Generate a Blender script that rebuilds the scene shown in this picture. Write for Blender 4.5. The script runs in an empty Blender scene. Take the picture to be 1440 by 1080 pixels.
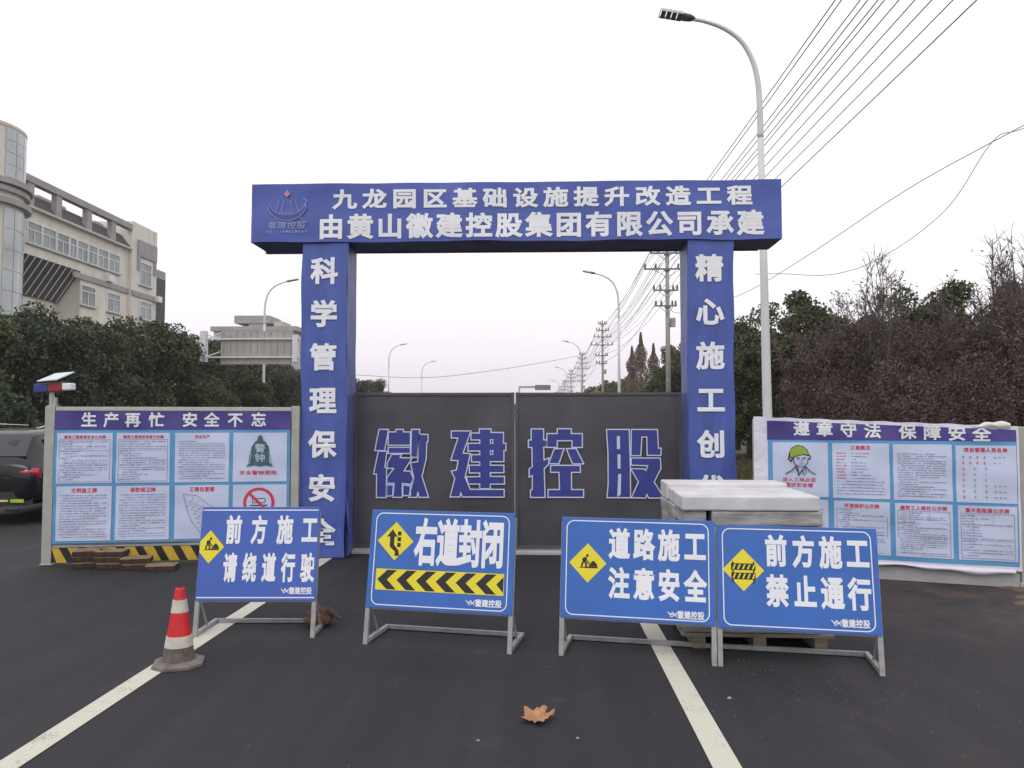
import bpy, bmesh, math, random
import numpy as np
from mathutils import Vector, Matrix
from mathutils.geometry import tessellate_polygon
R = math.radians
S = bpy.context.scene
C = S.collection

# ------------------------------------------------------------------ camera
cd = bpy.data.cameras.new('camera'); cam = bpy.data.objects.new('camera', cd); C.objects.link(cam)
cam.location = (0, 0, 1.6)
cam.rotation_euler = (R(90) + math.atan(52/1100), 0, math.atan(36/1100))
cd.sensor_width = 36; cd.lens = 36*1100/1440; cd.clip_end = 3000; cd.clip_start = .05
S.camera = cam

# ------------------------------------------------------------------ world: overcast sky
SUN_EL, SUN_AZ = R(52), R(200)
w = bpy.data.worlds.new('World'); S.world = w; w.use_nodes = True
nt = w.node_tree; nt.nodes.clear(); N = nt.nodes.new; L = nt.links.new
out = N('ShaderNodeOutputWorld'); bg = N('ShaderNodeBackground'); L(bg.outputs[0], out.inputs[0]); bg.inputs[1].default_value = .1
sky = N('ShaderNodeTexSky'); sky.sky_type = 'NISHITA'; sky.sun_disc = False
sky.sun_elevation = SUN_EL; sky.sun_rotation = SUN_AZ; sky.dust_density = 4; sky.air_density = 1
hs = N('ShaderNodeHueSaturation'); hs.inputs['Saturation'].default_value = .25; L(sky.outputs[0], hs.inputs['Color'])
geo = N('ShaderNodeTexCoord'); sx = N('ShaderNodeSeparateXYZ'); L(geo.outputs['Generated'], sx.inputs[0])
ramp = N('ShaderNodeValToRGB'); L(sx.outputs['Z'], ramp.inputs[0])
cr = ramp.color_ramp
cr.elements[0].position = 0; cr.elements[0].color = (.90, .80, .89, 1)
cr.elements[1].position = 1; cr.elements[1].color = (1.0, 1.0, 1.03, 1)
e = cr.elements.new(.06); e.color = (.90, .83, .905, 1)
e = cr.elements.new(.15); e.color = (1, .985, 1, 1)
sc = N('ShaderNodeMix'); sc.data_type = 'RGBA'; sc.blend_type = 'MULTIPLY'; sc.inputs[0].default_value = 1
L(ramp.outputs[0], sc.inputs[6]); sc.inputs[7].default_value = (11.9, 11.9, 12.0, 1)
mx = N('ShaderNodeMix'); mx.data_type = 'RGBA'; mx.inputs[0].default_value = .9
L(hs.outputs[0], mx.inputs[6]); L(sc.outputs[2], mx.inputs[7]); L(mx.outputs[2], bg.inputs[0])
sd = bpy.data.lights.new('sun', 'SUN'); sd.energy = .6; sd.angle = R(25); sd.color = (1, .97, .93)
sun = bpy.data.objects.new('sun', sd); C.objects.link(sun)
sun.rotation_euler = (R(90) - SUN_EL, 0, R(180) - SUN_AZ + R(0))
S.view_settings.view_transform = 'Standard'; S.view_settings.look = 'None'
S.view_settings.exposure = 0; S.view_settings.gamma = 1; S.view_settings.use_curve_mapping = False

random.seed(7); rng = np.random.default_rng(7)

# ------------------------------------------------------------------ materials
MATS = {}
def mat(name, col, rough=.6, metal=0, var=.12, scale=8, bump=0, bscale=40, spec=.5, tint=0, col2=None, coat=0, detail=4, stretch=None, trans=0):
    if name in MATS: return MATS[name]
    m = bpy.data.materials.new(name); m.use_nodes = True; t = m.node_tree; b = t.nodes['Principled BSDF']
    n = t.nodes.new; l = t.links.new
    b.inputs['Roughness'].default_value = rough; b.inputs['Metallic'].default_value = metal
    b.inputs['Specular IOR Level'].default_value = spec; b.inputs['Coat Weight'].default_value = coat
    b.inputs['Transmission Weight'].default_value = trans
    tc = n('ShaderNodeTexCoord'); mp = n('ShaderNodeMapping'); l(tc.outputs['Object'], mp.inputs[0])
    if stretch: mp.inputs['Scale'].default_value = stretch
    no = n('ShaderNodeTexNoise'); no.inputs['Scale'].default_value = scale; no.inputs['Detail'].default_value = detail
    l(mp.outputs[0], no.inputs['Vector'])
    mr = n('ShaderNodeMapRange'); mr.inputs[1].default_value = .3; mr.inputs[2].default_value = .7
    l(no.outputs['Fac'], mr.inputs[0])
    mi = n('ShaderNodeMix'); mi.data_type = 'RGBA'; l(mr.outputs[0], mi.inputs[0])
    c2 = col2 or tuple(min(1, c*(1+var)) for c in col); c1 = col if col2 else tuple(c*(1-var) for c in col)
    mi.inputs[6].default_value = (*c1, 1); mi.inputs[7].default_value = (*c2, 1)
    last = mi.outputs[2]
    if tint:
        a = n('ShaderNodeAttribute'); a.attribute_name = 'tint'
        m2 = n('ShaderNodeMapRange'); m2.inputs[3].default_value = 1-tint; m2.inputs[4].default_value = 1+tint; l(a.outputs['Fac'], m2.inputs[0])
        oi = n('ShaderNodeObjectInfo'); m3 = n('ShaderNodeMapRange'); m3.inputs[3].default_value = .8; m3.inputs[4].default_value = 1.2; l(oi.outputs['Random'], m3.inputs[0])
        mm = n('ShaderNodeMath'); mm.operation = 'MULTIPLY'; l(m2.outputs[0], mm.inputs[0]); l(m3.outputs[0], mm.inputs[1])
        vm = n('ShaderNodeVectorMath'); vm.operation = 'SCALE'; l(last, vm.inputs[0]); l(mm.outputs[0], vm.inputs['Scale']); last = vm.outputs[0]
    l(last, b.inputs['Base Color'])
    if bump:
        nb = n('ShaderNodeTexNoise'); nb.inputs['Scale'].default_value = bscale; nb.inputs['Detail'].default_value = 3
        l(mp.outputs[0], nb.inputs['Vector'])
        bu = n('ShaderNodeBump'); bu.inputs['Strength'].default_value = 1; bu.inputs['Distance'].default_value = bump
        l(nb.outputs['Fac'], bu.inputs['Height']); l(bu.outputs[0], b.inputs['Normal'])
    MATS[name] = m; return m

M_white = mat('white_print', (.80, .82, .86), .5, var=.03)
M_letter = mat('letter_white', (.86, .88, .92), .45, var=.04, scale=3)
M_beam = mat('blue_vinyl', (.072, .115, .42), .42, var=.14, scale=2.2, bump=.014, bscale=3.2)
M_pillar = mat('blue_vinyl_pillar', (.068, .112, .40), .45, var=.16, scale=2, bump=.016, bscale=2.6, stretch=(3, 3, .8))
M_pside = mat('pale_blue_vinyl_side', (.11, .13, .38), .45, var=.18, scale=2.5, bump=.008, bscale=3, stretch=(3, 3, .8))  # paler, greyer blue than the pillar fronts
M_under = mat('beam_underside', (.09, .10, .22), .6, var=.2, scale=3)
M_sign = mat('sign_blue', (.038, .145, .50), .35, var=.10, scale=3, bump=.003, bscale=2.5, detail=9)
M_sign1 = mat('sign_blue_violet', (.055, .125, .48), .4, var=.06, scale=2, bump=.002, bscale=5)
M_yel = mat('sign_yellow', (.85, .72, .03), .4, var=.04)
M_blk = mat('print_black', (.02, .018, .02), .5, var=.1)
M_steel = mat('galvanised_steel', (.30, .30, .29), .5, metal=.3, scale=14, col2=(.44, .44, .43), detail=8, bump=.001)
M_gate = mat('gate_grey', (.072, .070, .082), .45, var=.32, scale=1.3, bump=.010, bscale=1.6, detail=8, metal=.1)
M_gblue = mat('gate_letter_blue', (.038, .052, .27), .45, var=.15, scale=3)
M_gwht = mat('gate_letter_edge', (.62, .66, .85), .5, var=.05)
M_head = mat('banner_purple', (.070, .050, .25), .38, var=.2, scale=2.5, bump=.01, bscale=4)
M_ban = mat('banner_blue', (.11, .34, .62), .4, var=.06, scale=2, bump=.01, bscale=4)
M_paper = mat('banner_white', (.58, .65, .84), .4, var=.035, scale=2, bump=.008, bscale=5)
M_edge = mat('banner_hem', (.74, .74, .84), .45, var=.06, scale=3, bump=.02, bscale=7)
M_ink = mat('ink_grey', (.29, .29, .42), .6, var=.2)
M_red = mat('ink_red', (.60, .045, .10), .6, var=.1)
M_post = mat('hoarding_post', (.42, .42, .38), .5, var=.12, scale=6, metal=.1)
M_base = mat('hoarding_base', (.36, .37, .37), .6, var=.2, scale=4)
M_conc = mat('concrete', (.36, .36, .33), .85, var=.2, scale=6, bump=.002)
M_leafG = mat('foliage_dark', (.046, .068, .032), .65, tint=.5, var=.35, scale=.45, col2=(.094, .116, .044), spec=.3)
M_leafD = mat('foliage_deep', (.038, .055, .036), .65, tint=.5, var=.35, scale=.5, col2=(.066, .086, .045), spec=.3)
M_leafO = mat('foliage_olive', (.12, .115, .045), .65, tint=.5, var=.3, scale=.5, col2=(.17, .155, .06), spec=.3)
M_leafB = mat('foliage_brown', (.125, .083, .085), .85, tint=.5, scale=.6, col2=(.17, .112, .11), spec=.2)
M_leafR = mat('foliage_rust', (.14, .095, .080), .85, tint=.5, scale=.5, col2=(.17, .125, .10), spec=.2)
M_twig = mat('bark_twig', (.12, .092, .092), .8, var=.3, scale=3)
M_bark = mat('bark', (.07, .055, .045), .9, var=.4, scale=8, bump=.01)
M_lamp = mat('lamp_white_paint', (.66, .66, .66), .4, var=.06, scale=3)
M_lampd = mat('lamp_head_grey', (.12, .12, .14), .5, var=.1)
M_cpole = mat('utility_pole_concrete', (.38, .36, .34), .85, var=.2, scale=4)
M_wire = mat('wire_black', (.04, .04, .045), .6)
M_wall = mat('building_tile', (.72, .685, .60), .75, var=.13, detail=8, stretch=(1, 1, .3), scale=1.1, bump=.003, bscale=4)
M_walld = mat('building_grey_trim', (.36, .34, .34), .8, var=.12, scale=1)
M_roof = mat('roof_shingle', (.085, .062, .072), .8, var=.3, scale=2)
M_frame = mat('window_frame_white', (.78, .80, .80), .5, var=.05)
M_pane = mat('window_pane', (.20, .23, .24), .25, var=.5, scale=.35, spec=.8)
M_glassT = mat('tower_glass', (.44, .48, .50), .15, var=.2, scale=.4, spec=.8)

# asphalt
def asphalt():
    m = bpy.data.materials.new('asphalt'); m.use_nodes = True; t = m.node_tree; b = t.nodes['Principled BSDF']; n = t.nodes.new; l = t.links.new
    tc = n('ShaderNodeTexCoord')
    def noise(s, d=4, r=.55):
        x = n('ShaderNodeTexNoise'); x.inputs['Scale'].default_value = s; x.inputs['Detail'].default_value = d; x.inputs['Roughness'].default_value = r; l(tc.outputs['Object'], x.inputs['Vector']); return x.outputs['Fac']
    def rng_(src, a, b_, c, d):
        x = n('ShaderNodeMapRange'); l(src, x.inputs[0]); x.inputs[1].default_value = a; x.inputs[2].default_value = b_; x.inputs[3].default_value = c; x.inputs[4].default_value = d; return x.outputs[0]
    def mix(f, a, b_):
        x = n('ShaderNodeMix'); x.data_type = 'RGBA'; l(f, x.inputs[0])
        for i, v in ((6, a), (7, b_)):
            if isinstance(v, tuple): x.inputs[i].default_value = (*v, 1)
            else: l(v, x.inputs[i])
        return x.outputs[2]
    fine = noise(170, 3, .8); big = noise(.55, 5); mid = noise(4.5, 6, .65)
    c = mix(rng_(fine, .25, .8, 0, 1), (.016, .0155, .018), (.043, .041, .046))
    c = mix(rng_(big, .35, .65, 0, .55), c, (.040, .036, .041))
    c = mix(rng_(mid, .55, .8, 0, .35), c, (.019, .019, .021))
    ag = noise(42, 5, .75); c = mix(rng_(ag, .56, .72, 0, .45), c, (.075, .070, .074)); c = mix(rng_(ag, .28, .42, .5, 0), c, (.010, .010, .011))
    mp = n('ShaderNodeMapping'); mp.inputs['Scale'].default_value = (2.2, .10, 1); l(tc.outputs['Object'], mp.inputs[0])
    st = n('ShaderNodeTexNoise'); st.inputs['Scale'].default_value = 1.5; st.inputs['Detail'].default_value = 6; l(mp.outputs[0], st.inputs['Vector'])
    c = mix(rng_(st.outputs['Fac'], .48, .72, 0, .3), c, (.056, .054, .060)); c = mix(rng_(st.outputs['Fac'], .28, .44, .22, 0), c, (.014, .0135, .015))
    sp_ = noise(1.7, 8, .7); c = mix(rng_(sp_, .60, .74, 0, .5), c, (.085, .080, .078))
    # reddish dust spilled round the pallet, thin mud
    v = n('ShaderNodeVectorMath'); v.operation = 'DISTANCE'; l(tc.outputs['Object'], v.inputs[0]); v.inputs[1].default_value = (2.1, 5.1, 0)
    near = rng_(v.outputs['Value'], .5, 2.6, 1, 0)
    mu = n('ShaderNodeMath'); mu.operation = 'MULTIPLY'; l(near, mu.inputs[0]); l(rng_(noise(3.2, 7, .7), .5, .7, 0, .4), mu.inputs[1])
    c = mix(mu.outputs[0], c, (.085, .055, .048))
    v2 = n('ShaderNodeVectorMath'); v2.operation = 'DISTANCE'; l(tc.outputs['Object'], v2.inputs[0]); v2.inputs[1].default_value = (4.7, 7.6, 0)
    mu3 = n('ShaderNodeMath'); mu3.operation = 'MULTIPLY'; l(rng_(v2.outputs['Value'], 1.0, 2.9, 1, 0), mu3.inputs[0]); l(rng_(noise(2.6, 9, .75), .40, .66, 0, .75), mu3.inputs[1])
    c = mix(mu3.outputs[0], c, (.125, .078, .060))
    # light specks
    vo = n('ShaderNodeTexVoronoi'); vo.inputs['Scale'].default_value = 9; l(tc.outputs['Object'], vo.inputs['Vector'])
    sp = rng_(vo.outputs['Distance'], .02, .035, 1, 0)
    wc = n('ShaderNodeSeparateColor'); l(vo.outputs['Color'], wc.inputs[0]); pick = rng_(wc.outputs[0], .93, .94, 0, .6)
    mu2 = n('ShaderNodeMath'); mu2.operation = 'MULTIPLY'; l(sp, mu2.inputs[0]); l(pick, mu2.inputs[1])
    c = mix(mu2.outputs[0], c, (.34, .32, .32))
    l(c, b.inputs['Base Color'])
    l(rng_(big, .3, .7, .62, .82), b.inputs['Roughness']); b.inputs['Specular IOR Level'].default_value = .22
    bu = n('ShaderNodeBump'); bu.inputs['Strength'].default_value = .6; bu.inputs['Distance'].default_value = .004; l(fine, bu.inputs['Height']); l(bu.outputs[0], b.inputs['Normal'])
    return m
M_asph = asphalt()

def line_paint():
    m = bpy.data.materials.new('road_line_paint'); m.use_nodes = True; t = m.node_tree; b = t.nodes['Principled BSDF']; n = t.nodes.new; l = t.links.new
    tc = n('ShaderNodeTexCoord')
    a = n('ShaderNodeTexNoise'); a.inputs['Scale'].default_value = 60; a.inputs['Detail'].default_value = 5; l(tc.outputs['Object'], a.inputs[0])
    c = n('ShaderNodeTexNoise'); c.inputs['Scale'].default_value = 5; c.inputs['Detail'].default_value = 6; l(tc.outputs['Object'], c.inputs[0])
    ad = n('ShaderNodeMath'); ad.operation = 'ADD'; l(a.outputs['Fac'], ad.inputs[0]); l(c.outputs['Fac'], ad.inputs[1])
    mr = n('ShaderNodeMapRange'); mr.inputs[1].default_value = 1.12; mr.inputs[2].default_value = 1.42; l(ad.outputs[0], mr.inputs[0])
    mi = n('ShaderNodeMix'); mi.data_type = 'RGBA'; mi.inputs[6].default_value = (.60, .575, .48, 1); mi.inputs[7].default_value = (.26, .25, .22, 1); l(mr.outputs[0], mi.inputs[0])
    l(mi.outputs[2], b.inputs['Base Color']); b.inputs['Roughness'].default_value = .7; return m
M_line = line_paint()
M_soil = mat('red_soil', (.10, .065, .05), .95, var=.4, scale=3, bump=.03, bscale=9, col2=(.17, .12, .09))
M_grassg = mat('verge_ground', (.06, .06, .02), .95, scale=.7, bump=.03, bscale=6, col2=(.13, .12, .035))

# ------------------------------------------------------------------ mesh helpers
class MB:
    def __init__(s): s.v = []; s.f = []; s.mi = []
    def add(s, vs, fs, m=0):
        o = len(s.v); s.v += [tuple(p) for p in vs]; s.f += [tuple(i+o for i in f) for f in fs]; s.mi += [m]*len(fs); return s
    def box(s, x0, x1, y0, y1, z0, z1, m=0):
        return s.add([(x, y, z) for x in (x0, x1) for y in (y0, y1) for z in (z0, z1)],
                     [(0, 1, 3, 2), (4, 6, 7, 5), (0, 4, 5, 1), (2, 3, 7, 6), (0, 2, 6, 4), (1, 5, 7, 3)], m)
    def obox(s, o, u, v, w_, m=0):
        o, u, v, w_ = map(Vector, (o, u, v, w_))
        ps = [o+u*a+v*b+w_*c for a in (0, 1) for b in (0, 1) for c in (0, 1)]
        return s.add(ps, [(0, 1, 3, 2), (4, 6, 7, 5), (0, 4, 5, 1), (2, 3, 7, 6), (0, 2, 6, 4), (1, 5, 7, 3)], m)
    def bar(s, a, b, r, m=0, r2=None, n=8, up=(0, 0, 1), caps=True):
        a, b = Vector(a), Vector(b); d = (b-a).normalized(); up = Vector(up)
        if abs(d.dot(up)) > .95: up = Vector((1, 0, 0))
        x = d.cross(up).normalized(); y = d.cross(x); r2 = r if r2 is None else r2; o = math.pi/n if n == 4 else 0
        vs = []
        for p, q in ((a, r), (b, r2)):
            for i in range(n): t = 2*math.pi*i/n+o; vs.append(p+x*math.cos(t)*q+y*math.sin(t)*q)
        fs = [(i, (i+1) % n, n+(i+1) % n, n+i) for i in range(n)]
        if caps: fs += [tuple(range(n-1, -1, -1)), tuple(range(n, 2*n))]
        return s.add(vs, fs, m)
    def tube(s, pts, rad, n=6, m=0):
        pts = [Vector(p) for p in pts]; k = len(pts); rr = rad if isinstance(rad, (list, tuple)) else [rad]*k
        vs = []; prev = None
        for i, p in enumerate(pts):
            d = (pts[min(i+1, k-1)]-pts[max(i-1, 0)]).normalized()
            if prev is None:
                up = Vector((0, 0, 1)) if abs(d.z) < .9 else Vector((1, 0, 0)); x = d.cross(up).normalized()
            else: x = (prev-d*prev.dot(d)).normalized()
            prev = x; y = d.cross(x)
            for j in range(n): t = 2*math.pi*j/n; vs.append(p+(x*math.cos(t)+y*math.sin(t))*rr[i])
        fs = [(i*n+j, i*n+(j+1) % n, (i+1)*n+(j+1) % n, (i+1)*n+j) for i in range(k-1) for j in range(n)]
        fs += [tuple(range(n-1, -1, -1)), tuple(range((k-1)*n, k*n))]
        return s.add(vs, fs, m)
    def lathe(s, prof, n=24, m=0, c=(0, 0, 0)):
        vs = [(c[0]+r*math.cos(2*math.pi*i/n), c[1]+r*math.sin(2*math.pi*i/n), c[2]+z) for r, z in prof for i in range(n)]
        k = len(prof); fs = [(i*n+j, i*n+(j+1) % n, (i+1)*n+(j+1) % n, (i+1)*n+j) for i in range(k-1) for j in range(n)]
        fs += [tuple(range(n-1, -1, -1)), tuple(range((k-1)*n, k*n))]
        return s.add(vs, fs, m)
    def grid(s, fn, nu, nv, m=0):
        vs = [fn(i/nu, j/nv) for j in range(nv+1) for i in range(nu+1)]
        return s.add(vs, [(j*(nu+1)+i, j*(nu+1)+i+1, (j+1)*(nu+1)+i+1, (j+1)*(nu+1)+i) for j in range(nv) for i in range(nu)], m)
    def build(s, name, mats, parent=None, bevel=0, smooth=False, loc=None, fix=False):
        me = bpy.data.meshes.new(name); me.from_pydata(s.v, [], s.f)
        if not isinstance(mats, (list, tuple)): mats = [mats]
        for q in mats: me.materials.append(q)
        me.polygons.foreach_set('material_index', s.mi)
        if smooth: me.polygons.foreach_set('use_smooth', [len(q) <= 4 for q in s.f])
        if fix:
            bm = bmesh.new(); bm.from_mesh(me); bmesh.ops.recalc_face_normals(bm, faces=bm.faces); bm.to_mesh(me); bm.free()
        me.update()
        o = bpy.data.objects.new(name, me); C.objects.link(o)
        if parent: o.parent = parent
        if loc: o.location = loc
        if bevel:
            b = o.modifiers.new('bevel', 'BEVEL'); b.width = bevel; b.segments = 2; b.limit_method = 'ANGLE'; b.angle_limit = R(40)
        return o

def tag(o, label, cat, group=None, kind=None):
    if label: o['label'] = label
    if cat: o['category'] = cat
    if group: o['group'] = group
    if kind: o['kind'] = kind
    return o
def thing(name, label, cat, loc=(0, 0, 0), rz=0, group=None):
    o = bpy.data.objects.new(name, None); C.objects.link(o); o.location = loc; o.rotation_euler = (0, 0, rz); o.empty_display_size = .2
    return tag(o, label, cat, group)
def struct(o): o['kind'] = 'structure'; return o
def copy_tree(root, loc, rz=0, scale=None, label=None, group=None):
    r = root.copy(); C.objects.link(r); r.location = loc; r.rotation_euler = (root.rotation_euler[0], root.rotation_euler[1], rz)
    if scale: r.scale = (scale,)*3 if not isinstance(scale, tuple) else scale
    if label: r['label'] = label
    if group: r['group'] = group
    for ch in list(root.children):
        c = ch.copy(); C.objects.link(c); c.parent = r
        for g in list(ch.children):
            d = g.copy(); C.objects.link(d); d.parent = c
    return r

# ------------------------------------------------------------------ lettering
_gc = {}
def glyph(ch, bold):
    k = (ch, bold)
    if k in _gc: return _gc[k]
    c = bpy.data.curves.new('g', 'FONT'); c.body = ch; c.resolution_u = 2; c.bevel_depth = bold; c.bevel_resolution = 0
    o = bpy.data.objects.new('g', c); C.objects.link(o)
    dg = bpy.context.evaluated_depsgraph_get(); dg.update()
    me = bpy.data.meshes.new_from_object(o.evaluated_get(dg))
    vs = np.array([v.co[:] for v in me.vertices]); fs = [tuple(p.vertices) for p in me.polygons]
    if bold > 0: vs[:, 2] /= bold
    bpy.data.objects.remove(o); bpy.data.curves.remove(c); bpy.data.meshes.remove(me)
    _gc[k] = (vs, fs); return _gc[k]
def put_glyph(mb, ch, cx, cz, w_, h_, y, bold=.034, disp=None, th=.0006, m=0, shear=0):
    vs, fs = glyph(ch, bold)
    x0, x1 = vs[:, 0].min(), vs[:, 0].max(); z0, z1 = vs[:, 1].min(), vs[:, 1].max()
    if ord(ch) > 0x2000: mx_, mz = (.5, .36); ex = ez = .97
    else: mx_, mz = (x0+x1)/2, (z0+z1)/2; ex = ez = 1
    P = []
    for a, b, c in vs:
        x = cx+(a-mx_)/ex*w_; z = cz+(b-mz)/ez*h_
        P.append((x, y-c*th+(disp(x, z) if disp else 0), z+shear*(x-cx)))
    mb.add(P, fs, m)
def char(name, ch, cx, cz, w_, h_, y, mt, parent, **k):
    mb = MB(); put_glyph(mb, ch, cx, cz, w_, h_, y, **k); return mb.build(name, mt, parent)
def text_row(name, s, cx, cz, pitch, w_, h_, y, mt, parent, **k):
    mb = MB(); n = len(s)
    for i, ch in enumerate(s):
        if ch != ' ': put_glyph(mb, ch, cx+(i-(n-1)/2)*pitch, cz, w_, h_, y, **k)
    return mb.build(name, mt, parent)
def flat(mb, pts, y, m=0, th=0):
    """polygon in the x,z plane facing -y, triangulated"""
    tri = tessellate_polygon([[Vector((x, z, 0)) for x, z in pts]])
    mb.add([(x, y, z) for x, z in pts], [tuple(t) for t in tri], m)
def strokes(mb, pts, wd, y, m=0, closed=False, dy=.00005):
    n = len(pts); k = 0
    for i in range(n if closed else n-1):
        a, b = Vector(pts[i]), Vector(pts[(i+1) % n]); d = b-a
        if d.length < 1e-6: continue
        d.normalize(); q = Vector((-d.y, d.x))*wd/2; a2 = a-d*wd*.45; b2 = b+d*wd*.45; k += 1
        yy = y-dy*(k % 4)
        mb.add([(p.x, yy, p.y) for p in (a2-q, b2-q, b2+q, a2+q)], [(0, 1, 2, 3)], m)

# ================================================================== GROUND
g = MB(); g.add([(-700, -60, -.12), (700, -60, -.12), (700, 1500, -.12), (-700, 1500, -.12)], [(0, 1, 2, 3)])
struct(g.build('ground', M_grassg))
g = MB(); g.add([(-16.6, -12, 0), (4.75, -12, 0), (4.75, 900, 0), (-16.6, 900, 0)], [(0, 1, 2, 3)])
struct(g.build('road', M_asph))
for nm, x0, x1 in (('lane_line', -2.53, -2.395), ('lane_line', .805, .94), ('edge_line', 4.32, 4.45), ('lane_line', -5.95, -5.82), ('edge_line', -16.2, -16.05)):
    g = MB()
    if nm == 'edge_line' and x0 > 0: ys = [(12, 900)]
    elif x0 < -5 and nm == 'lane_line': ys = [(14+i*10, 18+i*10) for i in range(40)]
    else: ys = [(-12, 900)]
    for a, b in ys: g.add([(x0, a, .004), (x1, a, .004), (x1, b, .004), (x0, b, .004)], [(0, 1, 2, 3)])
    struct(g.build(nm, M_line))
# kerbs: separate stones near, joined far
def kerb(x0, x1, ya, yb, ln, nm):
    root = bpy.data.objects.new(nm, None); C.objects.link(root); root['kind'] = 'structure'; root.location = (0, 0, 0)
    mb = MB(); mb.box(x0, x1, 0, ln-.012, -.12, .13); me = None; y = ya; i = 0
    while y < yb:
        if me is None: o = mb.build('kerb_stone', M_conc, root, bevel=.012); me = o
        else: o = me.copy(); C.objects.link(o); o.parent = root
        o.location = (random.uniform(-.004, .004), y, random.uniform(-.004, .004)); y += ln; i += 1
    mb = MB(); mb.box(x0, x1, yb, 600, -.12, .13); mb.build('kerb_run', M_conc, root)
kerb(4.76, 4.92, 9.2, 40, 1.0, 'right_kerb')
kerb(-16.78, -16.62, 10, 50, 1.0, 'left_kerb')
# verge with lumpy soil to the right of the road
def hmap(x, y, s=0):
    return .5*math.sin(x*2.1+y*1.3+s)+.3*math.sin(x*4.7-y*3.1+s*2)+.2*math.sin(x*9.3+y*8.1)
g = MB(); g.grid(lambda u, v: (4.93+u*55, -12+v*220, .03+.05*hmap(u*55, v*220)+.25*u), 60, 160)
struct(g.build('verge', M_grassg, smooth=True))
g = MB(); g.grid(lambda u, v: (-16.8-u*70, -12+v*300, .05+.3*u), 20, 40); struct(g.build('left_verge', M_grassg))
# spilled soil over the edge of the road near the right board
def soilpt(u, v):
    x = 2.55+u*4.2; y = 6.1+v*3.1
    ex = min(1, max(0, (x-4.05+.25*math.sin(y*2.3)+.12*math.sin(y*7.1+1)+.07*math.sin(y*19+x*7)+.05*math.sin(y*37-x*23)-(y-7.5)*.1)/1.3)); ed = min(1, v*4, (1-v)*4)
    return (x, y, -.012+.10*ex*ed*(1+.35*hmap(x*2, y*2))+.008*math.sin(x*31+y*17)*math.sin(y*41)*ex)
g = MB(); g.grid(soilpt, 110, 90); tag(struct(g.build('soil', M_soil, smooth=True)), None, None)

# ================================================================== GATEWAY ARCH
arch = thing('construction_site_gateway', 'tall blue vinyl gateway across the road with white Chinese lettering', 'gateway', (0, 9.1, 0))
bx0, bx1, bz0, bz1 = -3.398, 2.843, 3.716, 4.417
def bdisp(x, z): return .006*math.sin(x*2.3+z*5)+.004*math.sin(x*6.1-z*7+1)+.003*math.sin(z*13+x)
def blkdisp(u): return u
b = MB()
nx, nz = 120, 16
b.grid(lambda u, v: (bx0+u*(bx1-bx0), bdisp(bx0+u*(bx1-bx0), bz0+v*(bz1-bz0))-.004, bz0+v*(bz1-bz0)+(.006*math.sin(u*19)+.004*math.sin(u*47))*(1 if v in (0,) else .4)), nx, nz)
b.box(bx0, bx1, .012, .56, bz0+.012, bz1-.008)
b.add([(bx0, -.003, bz0), (bx0, .56, bz0+.01), (bx0, .56, bz1), (bx0, -.003, bz1)], [(0, 3, 2, 1)])
b.add([(bx1, -.003, bz0), (bx1, .56, bz0+.01), (bx1, .56, bz1), (bx1, -.003, bz1)], [(0, 1, 2, 3)])
beam = b.build('beam', M_beam, arch, smooth=False)
b = MB(); b.grid(lambda u, v: (bx0+u*(bx1-bx0), -.001+v*.56, bz0-.002+.004*math.sin(u*40+v*3)), 60, 4); b.build('beam_underside', M_under, arch)
b = MB(); b.bar((bx0-.02, .57, bz0+.0), (bx1-.12, .57, bz0+.0), .018, n=6); b.build('rear_batten', M_bark, arch)
for i, ch in enumerate('九龙园区基础设施提升改造工程'):
    t = i/13; char('character', ch, -2.282+t*4.642, 4.222+.006*t, .285, .232, -.012, M_letter, arch, disp=bdisp, bold=.036)
for i, ch in enumerate('由黄山徽建控股集团有限公司承建'):
    t = i/14; char('character', ch, -2.444+t*4.923, 3.893+.010*t, .305, .292, -.012, M_letter, arch, disp=bdisp, bold=.036)
# emblem
M_logo = mat('emblem_pale', (.24, .29, .56), .5, var=.05); M_logod = mat('emblem_dark', (.07, .075, .30), .5)
em = MB(); ex, ez = -2.97, 4.085; y = -.016
def arc(cx, cz, rx, rz, a0, a1, n=14): return [(cx+rx*math.cos(R(a0+(a1-a0)*i/n)), cz+rz*math.sin(R(a0+(a1-a0)*i/n))) for i in range(n+1)]
outer = arc(ex, ez+.09, .235, .20, 188, 352); inner = arc(ex, ez+.115, .215, .155, 352, 188)
flat(em, outer+inner, y, 2)
strokes(em, outer, .010, y-.0012, 0); strokes(em, inner, .009, y-.0014, 0)
strokes(em, [(ex-.10, ez+.13), (ex-.13, ez-.01)], .008, y-.001, 0); strokes(em, [(ex+.10, ez+.13), (ex+.14, ez-.01)], .008, y-.001, 0)
strokes(em, [(ex-.04, ez+.13), (ex-.065, ez-.02), (ex+.065, ez-.02), (ex+.04, ez+.13)], .008, y-.001, 0)
strokes(em, [(ex+.19, ez+.16), (ex+.235, ez+.125), (ex+.215, ez+.06)], .012, y-.001, 0)
strokes(em, [(ex-.2, ez-.13), (ex+.18, ez-.13)], .006, y-.001, 0); strokes(em, [(ex+.16, ez-.07), (ex+.2, ez-.12), (ex+.24, ez-.13)], .01, y-.001, 0)
flat(em, [(ex, ez+.17), (ex+.038, ez+.21), (ex, ez+.255), (ex-.038, ez+.21)], y-.0005, 1)
em.build('emblem', [M_logo, mat('emblem_red', (.60, .25, .36), .5), M_logod], arch)
text_row('emblem_lettering', '徽建控股', ex, 3.915, .115, .105, .085, -.017, M_logo, arch, bold=.02)
text_row('emblem_lettering', 'HUIJIANKONGGU', ex, 3.845, .038, .03, .045, -.017, mat('emblem_text', (.42, .5, .8), .5), arch, bold=.02)

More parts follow.
